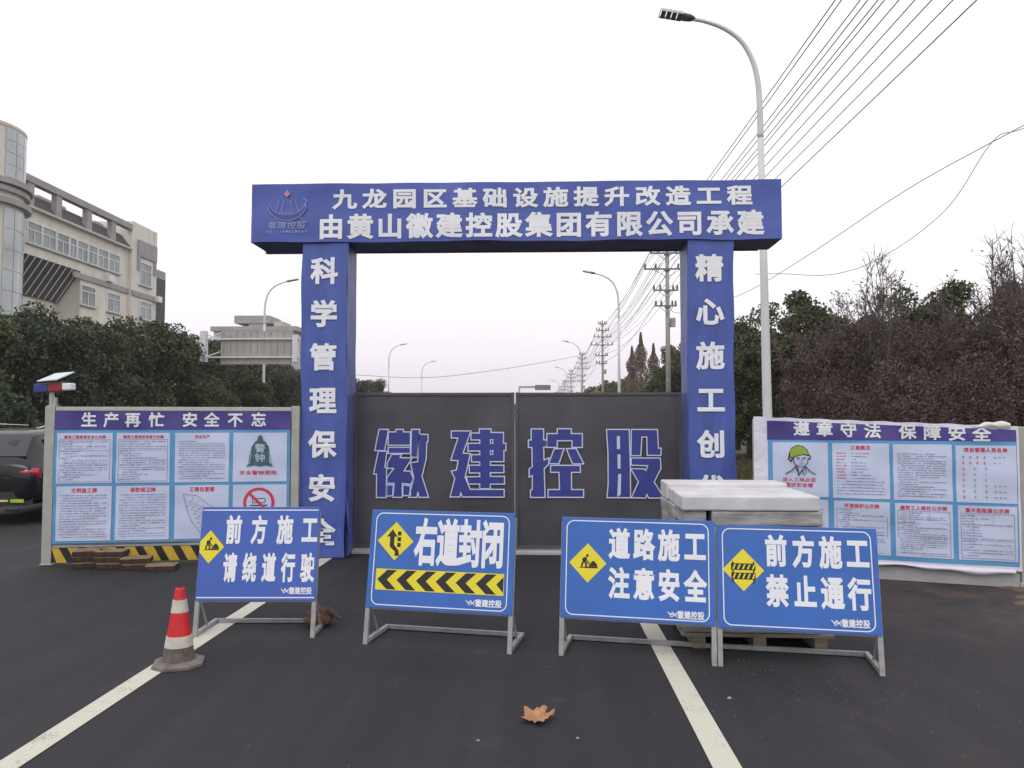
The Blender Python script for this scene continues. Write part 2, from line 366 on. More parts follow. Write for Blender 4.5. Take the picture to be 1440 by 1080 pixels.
def pillar(x0, x1, chars, cx0, z0, dz, seed, label):
    p = bpy.data.objects.new('pillar', None); C.objects.link(p); p.parent = arch
    dy = .022; dep = .46
    def dsp(x, z):
        low = max(0, 1-z/1.6)
        return .004*math.sin(z*3.1+x*9+seed)+.003*math.sin(z*7.3+seed)+low*.012*math.sin(x*26+seed+z*2)
    b = MB(); z1 = bz0-.004
    b.grid(lambda u, v: (x0+u*(x1-x0)-(.012*math.sin(v*9+seed)+.01*math.sin(v*23))*(1 if u in (0, 1) else 0)*.6, dy+dsp(x0+u*(x1-x0), v*z1), .015+v*z1-.015*v), 18, 70)
    b.build('front_cover', M_pillar, p, smooth=True)
    b = MB()
    for xs in (x0+.004, x1-.004):
        b.grid(lambda u, v: (xs+.006*math.sin(v*30+u*4)*(1-v), dy+.008+u*(dep), .01+v*(z1-.02)), 6, 40)
    b.box(x0+.02, x1-.02, dy+.03, dy+dep-.005, 0, z1-.03)
    b.build('side_cover', M_pside, p)
    for i, ch in enumerate(chars):
        char('character', ch, cx0, z0-i*dz, .315, .315, dy-.012, M_letter, p, disp=dsp, bold=.036)
    return p
pillar(-2.79, -2.245, '科学管理保安全', -2.522, 3.372, .512, 1.0, 'left')
pl = pillar(1.745, 2.28, '精心施工创优质', 2.003, 3.376, .512, 2.6, 'right')
# loose flap and creases at the foot of the left pillar
b = MB(); b.grid(lambda u, v: (-2.20+.03*math.sin(v*6)-.04*u, .0+u*.12+.02*math.sin(v*14+u*6), .02+v*1.0*(1-.5*u)), 8, 30)
b.build('loose_vinyl_flap', M_pillar, arch, smooth=True)

# gate
gate = thing('site_gate', 'dark grey double gate closing the gateway, with large blue characters', 'gate', (0, 9.5, 0))
def leaf(x0, x1, seed):
    r = bpy.data.objects.new('gate_leaf', None); C.objects.link(r); r.parent = gate
    b = MB(); b.grid(lambda u, v: (x0+.03+u*(x1-x0-.06), .01+.006*math.sin(u*7+seed)*math.sin(v*5+seed), .09+v*1.83), 24, 24)
    b.box(x0+.03, x1-.03, .02, .03, .09, 1.92); b.build('sheet', M_gate, r, smooth=True)
    b = MB(); fw = .035
    b.box(x0+fw, x1-fw, -.005, .045, 1.91, 1.945); b.box(x0+fw, x1-fw, -.005, .045, .06, .10)
    b.box(x0, x0+fw, -.008, .048, .06, 1.948); b.box(x1-fw, x1, -.008, .048, .06, 1.948); b.build('leaf_frame', mat('gate_frame', (.085, .082, .09), .5, var=.15), r, bevel=.003)
    return r
lf1 = leaf(-2.235, -.283, 1.2); lf2 = leaf(-.268, 1.735, 4)
b = MB(); b.bar((-.275, -.03, 1.62), (-.275, -.03, .12), .008, n=6); b.build('centre_rod', mat('dull_rod', (.3, .29, .3), .5), gate)
b = MB(); b.box(-2.243, 1.743, -.10, .16, 0.002, .048); b.build('threshold', mat('threshold_concrete', (.45, .44, .46), .8, var=.12, scale=4), gate, bevel=.01)
sx_ = (-.310+2.128)/1440; szz = (1.704-.507)/960
def GP(pts, o): return [(o+px*sx_, 1.704-py*szz) for px, py in pts]
CH = {
 '徽': (-2.128, lf1, [[(155,165),(248,165),(212,372),(115,372)], [(150,378),(235,378),(215,530),(232,545),(230,828),(135,828),(135,600),(105,600)],
   [(245,190),(318,190),(318,165),(392,165),(392,190),(460,190),(460,320),(245,320)], [(245,340),(460,340),(460,400),(245,400)],
   [(280,408),(378,408),(362,440),(478,445),(400,570),(462,570),(490,640),(470,700),(385,690),(385,825),(295,825),(305,690),(235,690),(235,635),(300,545),(240,545),(235,500)],
   [(235,705),(300,705),(290,810),(235,815)], [(390,705),(460,712),(465,805),(390,810)],
   [(470,165),(550,165),(528,438),(465,436)], [(545,212),(632,215),(632,285),(620,290),(615,450),(575,620),(640,825),(548,825),(536,775),(525,825),(445,825),(495,640),(462,490),(532,478)]], []),
 '建': (-2.128, lf1, [[(855,180),(1045,180),(970,395),(1040,400),(990,630),(1040,745),(1365,745),(1365,820),(965,820),(948,780),(940,820),(845,820),(890,640),(855,570),(905,560),(922,470),(850,465),(920,250),(855,248)],
   [(1045,200),(1125,200),(1125,160),(1238,160),(1238,195),(1358,195),(1358,300),(1382,300),(1382,370),(1362,370),(1362,478),(1232,478),(1232,512),(1362,512),(1362,585),(1232,585),(1232,620),(1368,620),(1368,695),(1232,695),(1232,740),(1130,740),(1130,695),(1020,695),(1000,625),(1130,622),(1130,588),(1030,588),(1028,512),(1130,512),(1130,482),(1050,482),(1050,410),(1130,410),(1130,375),(1014,375),(1018,300),(1130,300),(1130,268),(1045,268)]],
   [[(1232,265),(1256,265),(1256,300),(1232,300)], [(1232,372),(1256,372),(1256,408),(1232,408)]]),
 '控': (-.224, lf2, [[(115,160),(235,160),(235,265),(262,268),(262,335),(235,338),(238,460),(285,440),(280,505),(240,545),(248,822),(108,822),(108,750),(125,745),(125,610),(95,628),(95,548),(125,525),(122,340),(88,340),(88,268),(115,268)],
   [(265,205),(365,205),(365,158),(500,158),(500,205),(605,205),(605,340),(505,340),(505,275),(365,275),(365,340),(265,340)],
   [(335,352),(430,350),(380,498),(282,495)], [(450,350),(545,350),(618,498),(510,498)],
   [(300,512),(585,512),(585,580),(500,580),(500,745),(615,745),(615,820),(275,820),(275,745),(385,745),(380,580),(300,580)]], []),
 '股': (-.224, lf2, [[(835,165),(1052,165),(1060,560),(1060,822),(835,822),(848,690),(848,400)],
   [(1072,165),(1320,165),(1328,345),(1355,345),(1350,415),(1220,415),(1218,238),(1172,238),(1160,418),(1065,418)],
   [(1068,440),(1345,440),(1350,540),(1285,670),(1378,825),(1232,825),(1214,790),(1202,825),(1066,822),(1135,670),(1066,550),(1068,542),(1195,545),(1205,560),(1225,515),(1068,510)]],
   [[(938,235),(958,235),(958,350),(938,350)], [(943,410),(963,410),(963,538),(943,538)], [(948,598),(968,598),(962,790),(938,808)]]),
}
for ch, (ox, par, polys, holes) in CH.items():
    mb = MB()
    for k, p in enumerate(polys):
        q = GP(p, ox); flat(mb, q, -.0092-.0001*k, 0); strokes(mb, q, .0135, -.0112, 1, closed=True, dy=.0001)
    for p in holes:
        q = GP(p, ox); flat(mb, q, -.0104, 2 if ch == '建' else 1); strokes(mb, q, .011, -.0116, 1, closed=True, dy=.0001)
    mb.build('character', [M_gblue, M_gwht, M_gate], par)

# ================================================================== NOTICE HOARDINGS
def wr(seed, amp=1):
    def f(x, z): return amp*(.006*math.sin(x*4+z*3+seed)+.004*math.sin(x*9-z*11+seed*2)+.003*math.sin(z*19+x*5+seed))
    return f
def sheet(mb, x0, x1, z0, z1, y, disp, m=0, nx=None, nz=None, zt=None):
    nx = nx or max(2, int((x1-x0)/.05)); nz = nz or max(2, int((z1-z0)/.05))
    def fn(u, v):
        x = x0+u*(x1-x0); top = zt(x) if zt else z1; z = z0+v*(top-z0); return (x, y+disp(x, z), z)
    mb.grid(fn, nx, nz, m)
def body_text(parent, x0, x1, z0, z1, rows, disp, y, style='para', mats=None):
    mb = MB(); ch = .0155; H_ = z1-z0; rh = H_/rows
    def dash(a, b_, z, h=.009, m=0):
        mb.add([(x, y+disp(x, zz)-.0008, zz) for x, zz in ((a, z), (b_, z), (b_, z+h), (a, z+h))], [(0, 1, 2, 3)], m)
    if style in ('para', 'table', 'roster', 'kv'):
        for r in range(rows):
            z = z1-(r+.7)*rh
            if style == 'roster':
                for k in range(4 if r < 2 else 3):
                    x = x0+(x1-x0)*(.04+.14*k if r < 2 else .04+.22*k); put = .016; 
                    strokes(mb, [(x, z), (x+put, z)], .004, y-.002, 1 if k == 0 or r < 2 else 0); strokes(mb, [(x, z+.014), (x+put, z+.014)], .004, y-.002, 1 if k == 0 or r < 2 else 0); strokes(mb, [(x+.008, z-.004), (x+.008, z+.02)], .004, y-.0024, 1 if k == 0 or r < 2 else 0)
                for k in range(3):
                    x = x0+(x1-x0)*(.66+.09*k); strokes(mb, [(x, z+.002), (x+.018, z+.012)], .005, y-.002, 0); strokes(mb, [(x, z+.014), (x+.018, z+.0)], .004, y-.0024, 0)
                continue
            ind = 2 if random.random() < .3 and style != 'kv' else 0; last = random.random() < .22 or (style == 'kv' and r < 9)
            x = x0+ind*ch; xe = x1-(random.uniform(.15, .6)*(x1-x0) if last else 0)
            if style == 'table' and random.random() < .3: xe = x0+(x1-x0)*random.uniform(.2, .5)
            while x < xe-ch:
                wd = ch*random.choice((.6, .75, .85))
                kv = style == 'kv' and r < 9
                if random.random() < .93 and not (kv and x0+.085 < x < x0+.125): dash(x, x+wd, z+random.uniform(0, .002), random.choice((.006, .009, .011)), 1 if kv and x < x0+.09 else 0)
                x += ch
    if style == 'table':
        fr = [(x0-.015, z0-.01), (x1+.015, z0-.01), (x1+.015, z1+.01), (x0-.015, z1+.01)]
        strokes(mb, fr, .005, y-.003, 0, closed=True)
        for k in (.25, .6): strokes(mb, [(x0-.015, z1-H_*k), (x1+.015, z1-H_*k)], .003, y-.003, 0)
        strokes(mb, [(x0+(x1-x0)*.22, z1-H_*.6), (x0+(x1-x0)*.22, z1+.01)], .003, y-.003, 0)
        strokes(mb, [(x0+(x1-x0)*.62, z1-H_*.25), (x0+(x1-x0)*.62, z1+.01)], .003, y-.003, 0)
    if mb.v: mb.build('printed_text', mats or [M_ink, M_red], parent)['kind'] = 'stuff'
def notice(root, x0, x1, z0, z1, y, disp, title=None, style='para', rows=18, tsize=.036, lead=None):
    b = MB(); sheet(b, x0, x1, z0, z1, y, disp); p = b.build('notice_panel', M_paper, root, smooth=True)
    if title:
        text_row('title', title, (x0+x1)/2, z1-.045, tsize*1.12, tsize, tsize*1.05, y-.003, M_red, p, disp=disp, bold=.03)
    if style: body_text(p, x0+.04, x1-.04, z0+.03, z1-.085, rows, disp, y-.003, style)
    return p

# ---- left hoarding
hb1 = thing('notice_hoarding', 'left notice hoarding with black and yellow striped foot rail', 'notice board', (-5.44, 8.6, 0), R(9.46))
d1 = wr(1.3, .7)
b = MB(); b.box(-.075, .03, 0, .085, 0, 1.765); b.box(-.09, .045, -.012, .097, 0, .012); b.build('post', M_post, hb1, bevel=.006)
b = MB(); b.box(2.61, 2.70, 0, .085, 0, 1.775); b.build('post', M_post, hb1, bevel=.006)
b = MB(); b.box(.032, 2.608, .01, .07, 1.715, 1.76); b.build('top_rail', mat('pale_rail', (.48, .49, .44), .5, var=.08), hb1, bevel=.004)
b = MB(); b.box(.032, 2.608, .03, .05, .215, 1.713); b.build('back_sheet', M_base, hb1)
b = MB(); b.box(.032, 2.608, .012, .06, .19, .213); b.build('bottom_rail', M_base, hb1)
b = MB(); sheet(b, .036, 2.60, .235, 1.498, -.004, d1); b.build('banner', M_ban, hb1, smooth=True)
b = MB(); sheet(b, .036, 2.606, 1.4985, 1.712, -.005, d1); b.build('heading_band', M_head, hb1, smooth=True)
for ch, s in zip('生产再忙安全不忘', (.394, .633, .865, 1.119, 1.483, 1.722, 1.981, 2.243)):
    char('character', ch, s, 1.611, .165, .165, -.011, M_white, hb1, disp=d1, bold=.03)
cols = ((.066, .652), (.693, 1.272), (1.327, 1.921), (1.964, 2.565))
T1 = (('建设工程质量安全公示牌', 'table', 17), ('建筑工程项目监督公示牌', 'table', 17), ('安全生产', 'para', 17), (None, None, 0))
for (a, c), (t, st, n) in zip(cols, T1): p = notice(hb1, a, c, .902, 1.465, -.0095, d1, t, st, n)
# warning bell poster
mb = MB(); cx = 2.265; y = -.014
flat(mb, [(cx-.16, 1.075), (cx-.105, 1.12), (cx-.095, 1.30), (cx-.06, 1.36), (cx-.035, 1.375), (cx-.022, 1.425), (cx, 1.44), (cx+.022, 1.425), (cx+.035, 1.375), (cx+.06, 1.36), (cx+.095, 1.30), (cx+.105, 1.12), (cx+.15, 1.075), (cx+.06, 1.09), (cx, 1.075), (cx-.06, 1.09)], y, 0)
strokes(mb, [(cx-.1, 1.08), (cx-.12, 1.2)], .008, y-.001, 1); strokes(mb, [(cx-.135, 1.07), (cx-.092, 1.31)], .006, y-.001, 1); strokes(mb, [(cx+.135, 1.07), (cx+.092, 1.31)], .006, y-.001, 1)
mb.build('bell_picture', [mat('bell_teal', (.05, .12, .15), .5, var=.4, scale=12), mat('bell_line', (.1, .25, .3), .5)], p)
text_row('bell_lettering', '警', cx, 1.285, .1, .115, .10, y-.003, mat('bell_letter', (.45, .52, .62), .5), p, bold=.02)
text_row('bell_lettering', '钟', cx, 1.175, .1, .115, .10, y-.003, MATS['bell_letter'], p, bold=.02)
text_row('title', '安全警钟常鸣', 2.245, 1.005, .07, .064, .052, y, M_red, p, bold=.02)
T2 = (('文明施工牌', 'para', 17), ('消防保卫牌', 'para', 17), ('工程位置图', None, 0), (None, None, 0))
for k, ((a, c), (t, st, n)) in enumerate(zip(cols, T2)):
    p = notice(hb1, a+.006, c+.004, .262, .868, -.0095, d1, t, st, n, tsize=.05)
    if k == 2:
        mb = MB(); y = -.016
        strokes(mb, [(a+.10, .77), (a+.14, .60), (a+.20, .45), (a+.29, .34), (a+.32, .29)], .006, y, 0)
        strokes(mb, [(a+.10, .77), (a+.25, .75), (a+.36, .66), (a+.46, .60), (a+.55, .52)], .005, y, 0)
        for j in range(7):
            strokes(mb, [(a+.14+.03*j, .62-.045*j), (a+.22+.05*j, .74-.05*j)], .003, y, 0)
            strokes(mb, [(a+.15+.02*j, .70-.05*j), (a+.30+.03*j, .62-.045*j), (a+.5, .54-.04*j)], .003, y, 0)
        mb.build('site_map', [mat('map_line', (.24, .24, .36), .5)], p)
    if k == 3:
        mb = MB(); y = -.014; cx = 2.26; cz = .66
        flat(mb, arc(cx, cz, .175, .175, 0, 180, 24)+arc(cx, cz, .175, .175, 180, 352, 24), y, 0)
        flat(mb, arc(cx, cz, .140, .140, 0, 180, 24)+arc(cx, cz, .140, .140, 180, 352, 24), y-.001, 1)
        strokes(mb, [(cx-.11, cz+.11), (cx+.11, cz-.11)], .034, y-.002, 0)
        strokes(mb, [(cx-.07, cz+.05), (cx+.06, cz+.05), (cx+.075, cz+.02), (cx+.06, cz), (cx-.07, cz)], .009, y-.0015, 2, closed=True)
        strokes(mb, [(cx-.09, cz-.03), (cx+.09, cz-.03)], .014, y-.0015, 2)
        mb.build('prohibition_picture', [M_red, M_paper, M_blk], p)
# striped foot rail (each stripe raised plate)
b = MB(); b.box(.032, 2.608, .0, .03, .025, .186); b.build('foot_rail', M_blk, hb1)
M_sy = mat('stripe_yellow', (.62, .40, .04), .5, var=.15, scale=9)
x = .0
while x < 2.56:
    pts = [(x, .186), (x+.11, .186), (x+.20, .025), (x+.09, .025)]
    pts = [(min(2.606, max(.034, p)), q) for p, q in pts]
    if pts[1][0]-pts[0][0] > .02 or pts[2][0]-pts[3][0] > .02:
        mb = MB(); flat(mb, pts, -.003, 0); mb.build('stripe', M_sy, hb1)
    x += .2
# solar warning lamp on the post
sl = thing('solar_warning_lamp', 'solar warning lamp with blue and red lenses on the left hoarding post', 'warning lamp', (-5.455, 8.64, 1.765))
b = MB(); b.box(-.045, .045, -.035, .035, 0, .012); b.bar((-.012, 0, .01), (-.02, 0, .20), .03, r2=.026, n=10); b.box(.012, .04, -.02, .02, .01, .10); b.build('bracket', M_post, sl, bevel=.003)
b = MB(); b.obox((-.200, -.05, .150), (.163, 0, .010), (0, .10, 0), (-.005, 0, .10)); b.build('blue_lens', mat('lens_blue', (.025, .04, .22), .25, var=.2, scale=20), sl, bevel=.01)
b = MB(); b.obox((-.037, -.052, .158), (.16, 0, .010), (0, .104, 0), (-.005, 0, .10)); b.build('red_lens', mat('lens_red', (.27, .012, .025), .25, var=.2, scale=20), sl, bevel=.01)
b = MB(); b.obox((.124, -.05, .178), (.105, 0, .006), (0, .10, 0), (-.004, 0, .078)); b.build('end_box', M_white, sl, bevel=.012)
b = MB(); b.obox((-.13, -.10, .268), (.22, .0, .018), (.09, .20, .10), (-.004, -.006, .012)); b.build('solar_panel', mat('solar_sky_reflection', (.62, .68, .68), .35, var=.1), sl, bevel=.003)  # sky reflection on the panel face is put into its pale colour

# ---- right hoarding
hb2 = thing('notice_hoarding', 'right notice hoarding with loose white hem and helmeted worker picture', 'notice board', (2.304, 8.5, 0), R(-18.5))
d2 = wr(4.1, 1.1)
def ztop(x): return 1.646-(x-.02)*.0405
b = MB(); b.box(.0, .06, .01, .075, 0, 1.62); b.build('post', M_post, hb2, bevel=.006)
b = MB(); b.box(2.455, 2.54, .01, .09, 0, 1.545); b.box(2.44, 2.70, .0, .05, .0, .05); b.build('post', M_post, hb2, bevel=.006)
b = MB(); b.box(.062, 2.453, .03, .06, .135, 1.50); b.build('back_sheet', M_base, hb2)
b = MB(); b.box(.062, 2.44, .02, .05, .0, .128); b.build('foot_rail', mat('grey_foot_rail', (.40, .40, .40), .6, var=.15, scale=3), hb2)
b = MB(); sheet(b, .015, 2.46, .16, 1.6, -.006, d2, zt=lambda x: ztop(x)+.004*math.sin(x*21)); b.build('banner_backing', M_edge, hb2, smooth=True)
b = MB()
b.grid(lambda u, v: (.15+u*2.25, -.03*math.sin(v*3.1)+d2(.15+u*2.25, .12)-.008, .175-v*(.045+.02*math.sin(u*9)+.01*math.sin(u*31))), 60, 5); b.build('loose_hem', M_edge, hb2, smooth=True)
b = MB(); sheet(b, .158, 2.44, .20, 1.3995, -.010, d2); b.build('banner', M_ban, hb2, smooth=True)
b = MB(); sheet(b, .152, 2.44, 1.40, 1.6, -.011, d2, zt=lambda x: ztop(x)-.035); b.build('heading_band', M_head, hb2, smooth=True)
for i, (ch, s) in enumerate(zip('遵章守法保障安全', (.497, .723, .951, 1.178, 1.498, 1.718, 1.934, 2.145))):
    char('character', ch, s, 1.517-.0068*i, .155, .148, -.017, M_white, hb2, disp=d2, bold=.03)
cols2 = ((.205, .751), (.792, 1.327), (1.36, 1.887), (1.918, 2.433))
T3 = ((None, None, 0), ('工程概况', 'kv', 14), (None, 'para', 19), ('项目管理人员名单', 'roster', 8))
for k, ((a, c), (t, st, n)) in enumerate(zip(cols2, T3)):
    p = notice(hb2, a, c, .812-.003*k, 1.376-.005*k, -.0145, d2, t, st, n, tsize=.042)
    if k == 0:
        mb = MB(); cx, cz, y = a+.27, 1.23, -.026; q = .0012
        helmet = [(cx-.095, cz-.01), (cx-.10, cz+.04), (cx-.075, cz+.09), (cx-.02, cz+.115), (cx+.035, cz+.105), (cx+.075, cz+.065), (cx+.09, cz+.015), (cx+.04, cz+.02), (cx-.03, cz+.005), (cx-.07, cz-.02)]
        flat(mb, helmet, y, 0); strokes(mb, helmet, .007, y-.001, 1, closed=True)
        strokes(mb, [(cx+.04, cz+.02), (cx+.105, cz+.005), (cx+.10, cz-.03), (cx+.085, cz-.02)], .01, y, 1)
        strokes(mb, [(cx-.10, cz+.03), (cx-.11, cz-.03), (cx-.08, cz-.055), (cx-.075, cz-.02)], .012, y, 1)
        strokes(mb, [(cx-.065, cz), (cx-.055, cz-.07), (cx-.02, cz-.115), (cx-.015, cz-.20)], .008, y, 1)
        strokes(mb, [(cx+.085, cz-.02), (cx+.075, cz-.07), (cx+.04, cz-.105), (cx+.005, cz-.11), (cx-.03, cz-.09)], .006, y, 1)
        strokes(mb, [(cx-.03, cz-.012), (cx-.002, cz-.018)], .008, y, 1); strokes(mb, [(cx+.032, cz-.018), (cx+.062, cz-.012)], .008, y, 1)
        strokes(mb, [(cx-.025, cz-.03), (cx-.005, cz-.03)], .005, y, 1); strokes(mb, [(cx+.035, cz-.03), (cx+.055, cz-.03)], .005, y, 1)
        strokes(mb, [(cx+.02, cz-.02), (cx+.024, cz-.055), (cx+.01, cz-.058)], .004, y, 1); strokes(mb, [(cx, cz-.08), (cx+.035, cz-.078)], .006, y, 1)
        strokes(mb, [(cx-.14, cz-.185), (cx-.08, cz-.15), (cx-.04, cz-.105), (cx-.01, cz-.19), (cx+.02, cz-.15), (cx+.055, cz-.105), (cx+.10, cz-.155), (cx+.15, cz-.185)], .010, y, 1)
        strokes(mb, [(cx+.02, cz-.15), (cx+.045, cz-.195)], .008, y, 1); strokes(mb, [(cx+.055, cz-.11), (cx+.06, cz-.18)], .006, y, 1)
        mb.build('worker_picture', [mat('helmet_green', (.33, .42, .04), .5), mat('drawing_line', (.02, .02, .05), .5)], p)
        text_row('title', '进入工地必须', cx-.01, .985, .055, .05, .045, -.018, M_red, p, disp=d2, bold=.02)
        text_row('title', '戴好安全帽', cx-.01, .93, .055, .05, .045, -.018, M_red, p, disp=d2, bold=.02)
T4 = (('安全生产纪律牌', 'para', 14), ('环境保护公示牌', 'table', 18), ('建筑工人维权公示牌', 'table', 20), ('重大危险源公示牌', 'table', 15))
for k, ((a, c), (t, st, n)) in enumerate(zip(cols2, T4)):
    notice(hb2, a+.008, c-.006, .245, .782-.003*k, -.0145, d2, t, st, n, tsize=.042)
# flapping torn corner
b = MB(); b.grid(lambda u, v: (2.06+u*.33, -.022-.022*math.sin(v*3.0)-.006*math.sin(u*17), 1.535-.0135*u+.085*math.sin(min(1, u*1.3)*1.57)*v*(1-.25*u)+.008*math.sin(u*14+v*3)), 14, 6); b.build('torn_flap', mat('flap_white', (.72, .70, .68), .5, var=.08), hb2, smooth=True)

# ================================================================== PORTABLE SIGNS
def man_digging(mb, cx, cz, s, y, sz=1):
    def q(pts): return [(cx+a*s, cz+b_*s*sz) for a, b_ in pts]
    flat(mb, q([(-.62, -.30), (.62, -.30), (.55, -.20), (.2, -.2), (.0, -.2)]), y, 1)
    flat(mb, q([(.05, -.19), (.18, 0), (.30, .14), (.40, .10), (.52, -.02), (.62, -.19)]), y-.0004, 1)
    flat(mb, q([(-.30, .30), (-.10, .36), (-.05, .26), (-.12, .05), (-.26, .04), (-.34, .18)]), y-.0008, 1)
    strokes(mb, q([(-.26, .08), (-.34, -.08), (-.36, -.22)]), .10*s, y-.001, 1); strokes(mb, q([(-.18, .08), (-.10, -.06), (-.10, -.22)]), .10*s, y-.001, 1)
    strokes(mb, q([(-.14, .28), (-.04, .12), (.08, .02)]), .06*s, y-.001, 1); strokes(mb, q([(-.30, .14), (.24, -.14)]), .04*s, y-.001, 1)
    hd = [(cx+(-.03+.085*math.cos(t*.7854))*s, cz+(.43+.085*math.sin(t*.7854))*s*sz) for t in range(8)]
    flat(mb, hd, y-.001, 1)
def diamond(mb, cx, cz, rx, rz, y):
    flat(mb, [(cx-rx, cz), (cx, cz-rz), (cx+rx, cz), (cx, cz+rz)], y, 0)
def rrect(x0, x1, z0, z1, r, n=5):
    p = []
    for cx, cz, a in ((x1-r, z0+r, -90), (x1-r, z1-r, 0), (x0+r, z1-r, 90), (x0+r, z0+r, 180)):
        p += [(cx+r*math.cos(R(a+90*i/n)), cz+r*math.sin(R(a+90*i/n))) for i in range(n+1)]
    return p
def stand(label, loc, ang, Lw, Ht, lean, depth, m_sign, zb=.25):
    t = thing('portable_road_sign', label, 'road sign', loc, R(ang), 'portable blue road works signs in front of the gate')
    k = lean/Ht
    for x in (0, Lw):
        b = MB(); b.obox((x-.016, 0, .0), (.032, 0, 0), (0, .026, 0), (0, lean*.96, Ht*.96)); b.build('leg', M_steel, t)
        b = MB(); b.obox((x-.013 if x == 0 else x-.017, .03, .006), (.03, 0, 0), (0, depth-.03, 0), (0, 0, .028)); b.build('foot_bar', M_steel, t)
        b = MB(); b.bar((x, depth*.55, .03), (x, k*.30+.03, .30), .008, n=5); b.build('brace', M_steel, t)
    b = MB(); b.box(.02, Lw-.02, depth-.028, depth, .006, .034); b.build('rear_bar', M_steel, t)
    b = MB(); b.obox((.02, k*zb+.005, zb-.012), (Lw-.04, 0, 0), (0, .02, 0), (0, 0, .012)); b.build('lower_rail', M_steel, t)
    # panel in its own leaning frame: local x, local z up the board, y=0 face
    pn = bpy.data.objects.new('sign_panel', None); C.objects.link(pn); pn.parent = t
    slant = math.atan(k); pn.location = (0, k*zb-.012, zb); pn.rotation_euler = (-slant, 0, 0)
    Hb = (Ht-zb)/math.cos(slant)
    b = MB(); b.box(-.012, Lw+.012, 0, .012, 0, Hb); b.build('board', m_sign, pn, bevel=.003)
    return t, pn, Lw, Hb
def sign_chars(pn, rows, Lw, Hb):
    for s, cs, tc, wd, ht in rows:
        for ch, c in zip(s, cs): char('character', ch, c*Lw, tc*Hb, wd*Lw*1.0, ht*Hb*1.0, -.0022, M_letter, pn, bold=.040, th=.0003)
def logo(pn, Lw, Hb, s0, s1, tc):
    w_ = (s1-s0)*Lw; x = s0*Lw; z = tc*Hb; mb = MB(); h = .038
    for c, r in ((x+w_*.06, 1), (x+w_*.17, -1)):
        strokes(mb, [(c-.018, z+h*.4), (c, z), (c-.018, z-h*.4) if r < 0 else (c, z-h*.4)], .005, -.0025); strokes(mb, [(c+.018, z+h*.4), (c, z), (c+.014, z-h*.4) if r < 0 else (c, z-h*.4)], .005, -.0028)
    strokes(mb, [(x+w_*.02, z), (x+w_*.22, z)], .004, -.0031)
    for i, ch in enumerate('徽建控股'): put_glyph(mb, ch, x+w_*(.335+.185*i), z, w_*.175, .052, -.0025, bold=.03)
    mb.build('company_mark', M_letter, pn)

# sign 1
t, pn, Lw, Hb = stand('leftmost blue roadside sign beside the traffic cone, reading 前方施工 请绕道行驶', (-2.538, 5.779, 0), 1.9, .871, .945, .16, .44, M_sign1, .262)
mb = MB(); yy = -.0018; cz = .57*Hb; cx = .075*Lw; rx = .125*Lw; rz = .178*Hb; zc = rz*(1-(cx+.008)/rx)
flat(mb, [(-.008, cz-zc), (cx, cz-rz), (cx+rx, cz), (cx, cz+rz), (-.008, cz+zc)], yy, 0)
man_digging(mb, cx+.01, cz+.01, .105, yy-.0006, 1.1); mb.build('warning_symbol', [M_yel, M_blk], pn)
mb = MB(); strokes(mb, [(0, .965*Hb), (Lw, .965*Hb)], .008, -.002); strokes(mb, [(0, .035*Hb), (Lw, .035*Hb)], .008, -.002); mb.build('border_line', M_letter, pn)
sign_chars(pn, [('前方施工', (.275, .495, .72, .935), .748, .135, .30), ('请绕道行驶', (.265, .433, .60, .766, .932), .345, .115, .30)], Lw, Hb)
logo(pn, Lw, Hb, .72, .985, .105)
# sign 2
t, pn, Lw, Hb = stand('blue sign with black and yellow chevron bar reading 右道封闭, second from left', (-1.242, 5.656, 0), -11.1, 1.064, .945, .16, .44, M_sign, .255)
mb = MB(); yy = -.0018; diamond(mb, .175*Lw, .68*Hb, .13*Lw, .197*Hb, yy)
def q(pts): return [(.170*Lw+a*.17, .680*Hb+b_*.17) for a, b_ in pts]
flat(mb, q([(.02, -.62), (.24, -.62), (.20, -.40), (-.02, -.16), (-.02, .20), (-.22, .20), (-.22, -.24), (.04, -.44)]), yy-.0006, 1)
flat(mb, q([(-.36, .18), (.12, .18), (-.12, .50)]), yy-.0010, 1)
for a in (-.24, .0, .24): flat(mb, q([(.12, a), (.28, a), (.28, a+.17), (.12, a+.17)]), yy-.0008, 1)
mb.build('warning_symbol', [M_yel, M_blk], pn)
mb = MB(); x0, x1, z0, z1 = .05*Lw, .95*Lw, .183*Hb, .395*Hb; flat(mb, [(x0, z0), (x1, z0), (x1, z1), (x0, z1)], yy, 0)
pit = (x1-x0)/6.45; zm = (z0+z1)/2; cw = pit*.50; ad = pit*.50; e_ = .006
for i in range(7):
    xa = x0+.012+i*pit; pts = [(xa, zm), (xa+ad, z0+e_), (xa+ad+cw, z0+e_), (xa+cw, zm), (xa+ad+cw, z1-e_), (xa+ad, z1-e_)]
    pts = [(min(x1-.003, p), z) for p, z in pts]
    if i == 6: pts = [(xa, zm), (x1-.004, z0+.02), (x1-.003, z1-.02)]
    flat(mb, pts, yy-.0006, 1)
mb.build('chevron_bar', [M_yel, M_blk], pn)
mb = MB(); strokes(mb, rrect(.028*Lw, .972*Lw, .035*Hb, .965*Hb, .05), .007, -.002, 0, closed=True); mb.build('border_line', M_letter, pn)
sign_chars(pn, [('右道封闭', (.395, .552, .708, .863), .675, .155, .47)], Lw, Hb); logo(pn, Lw, Hb, .70, .945, .10)
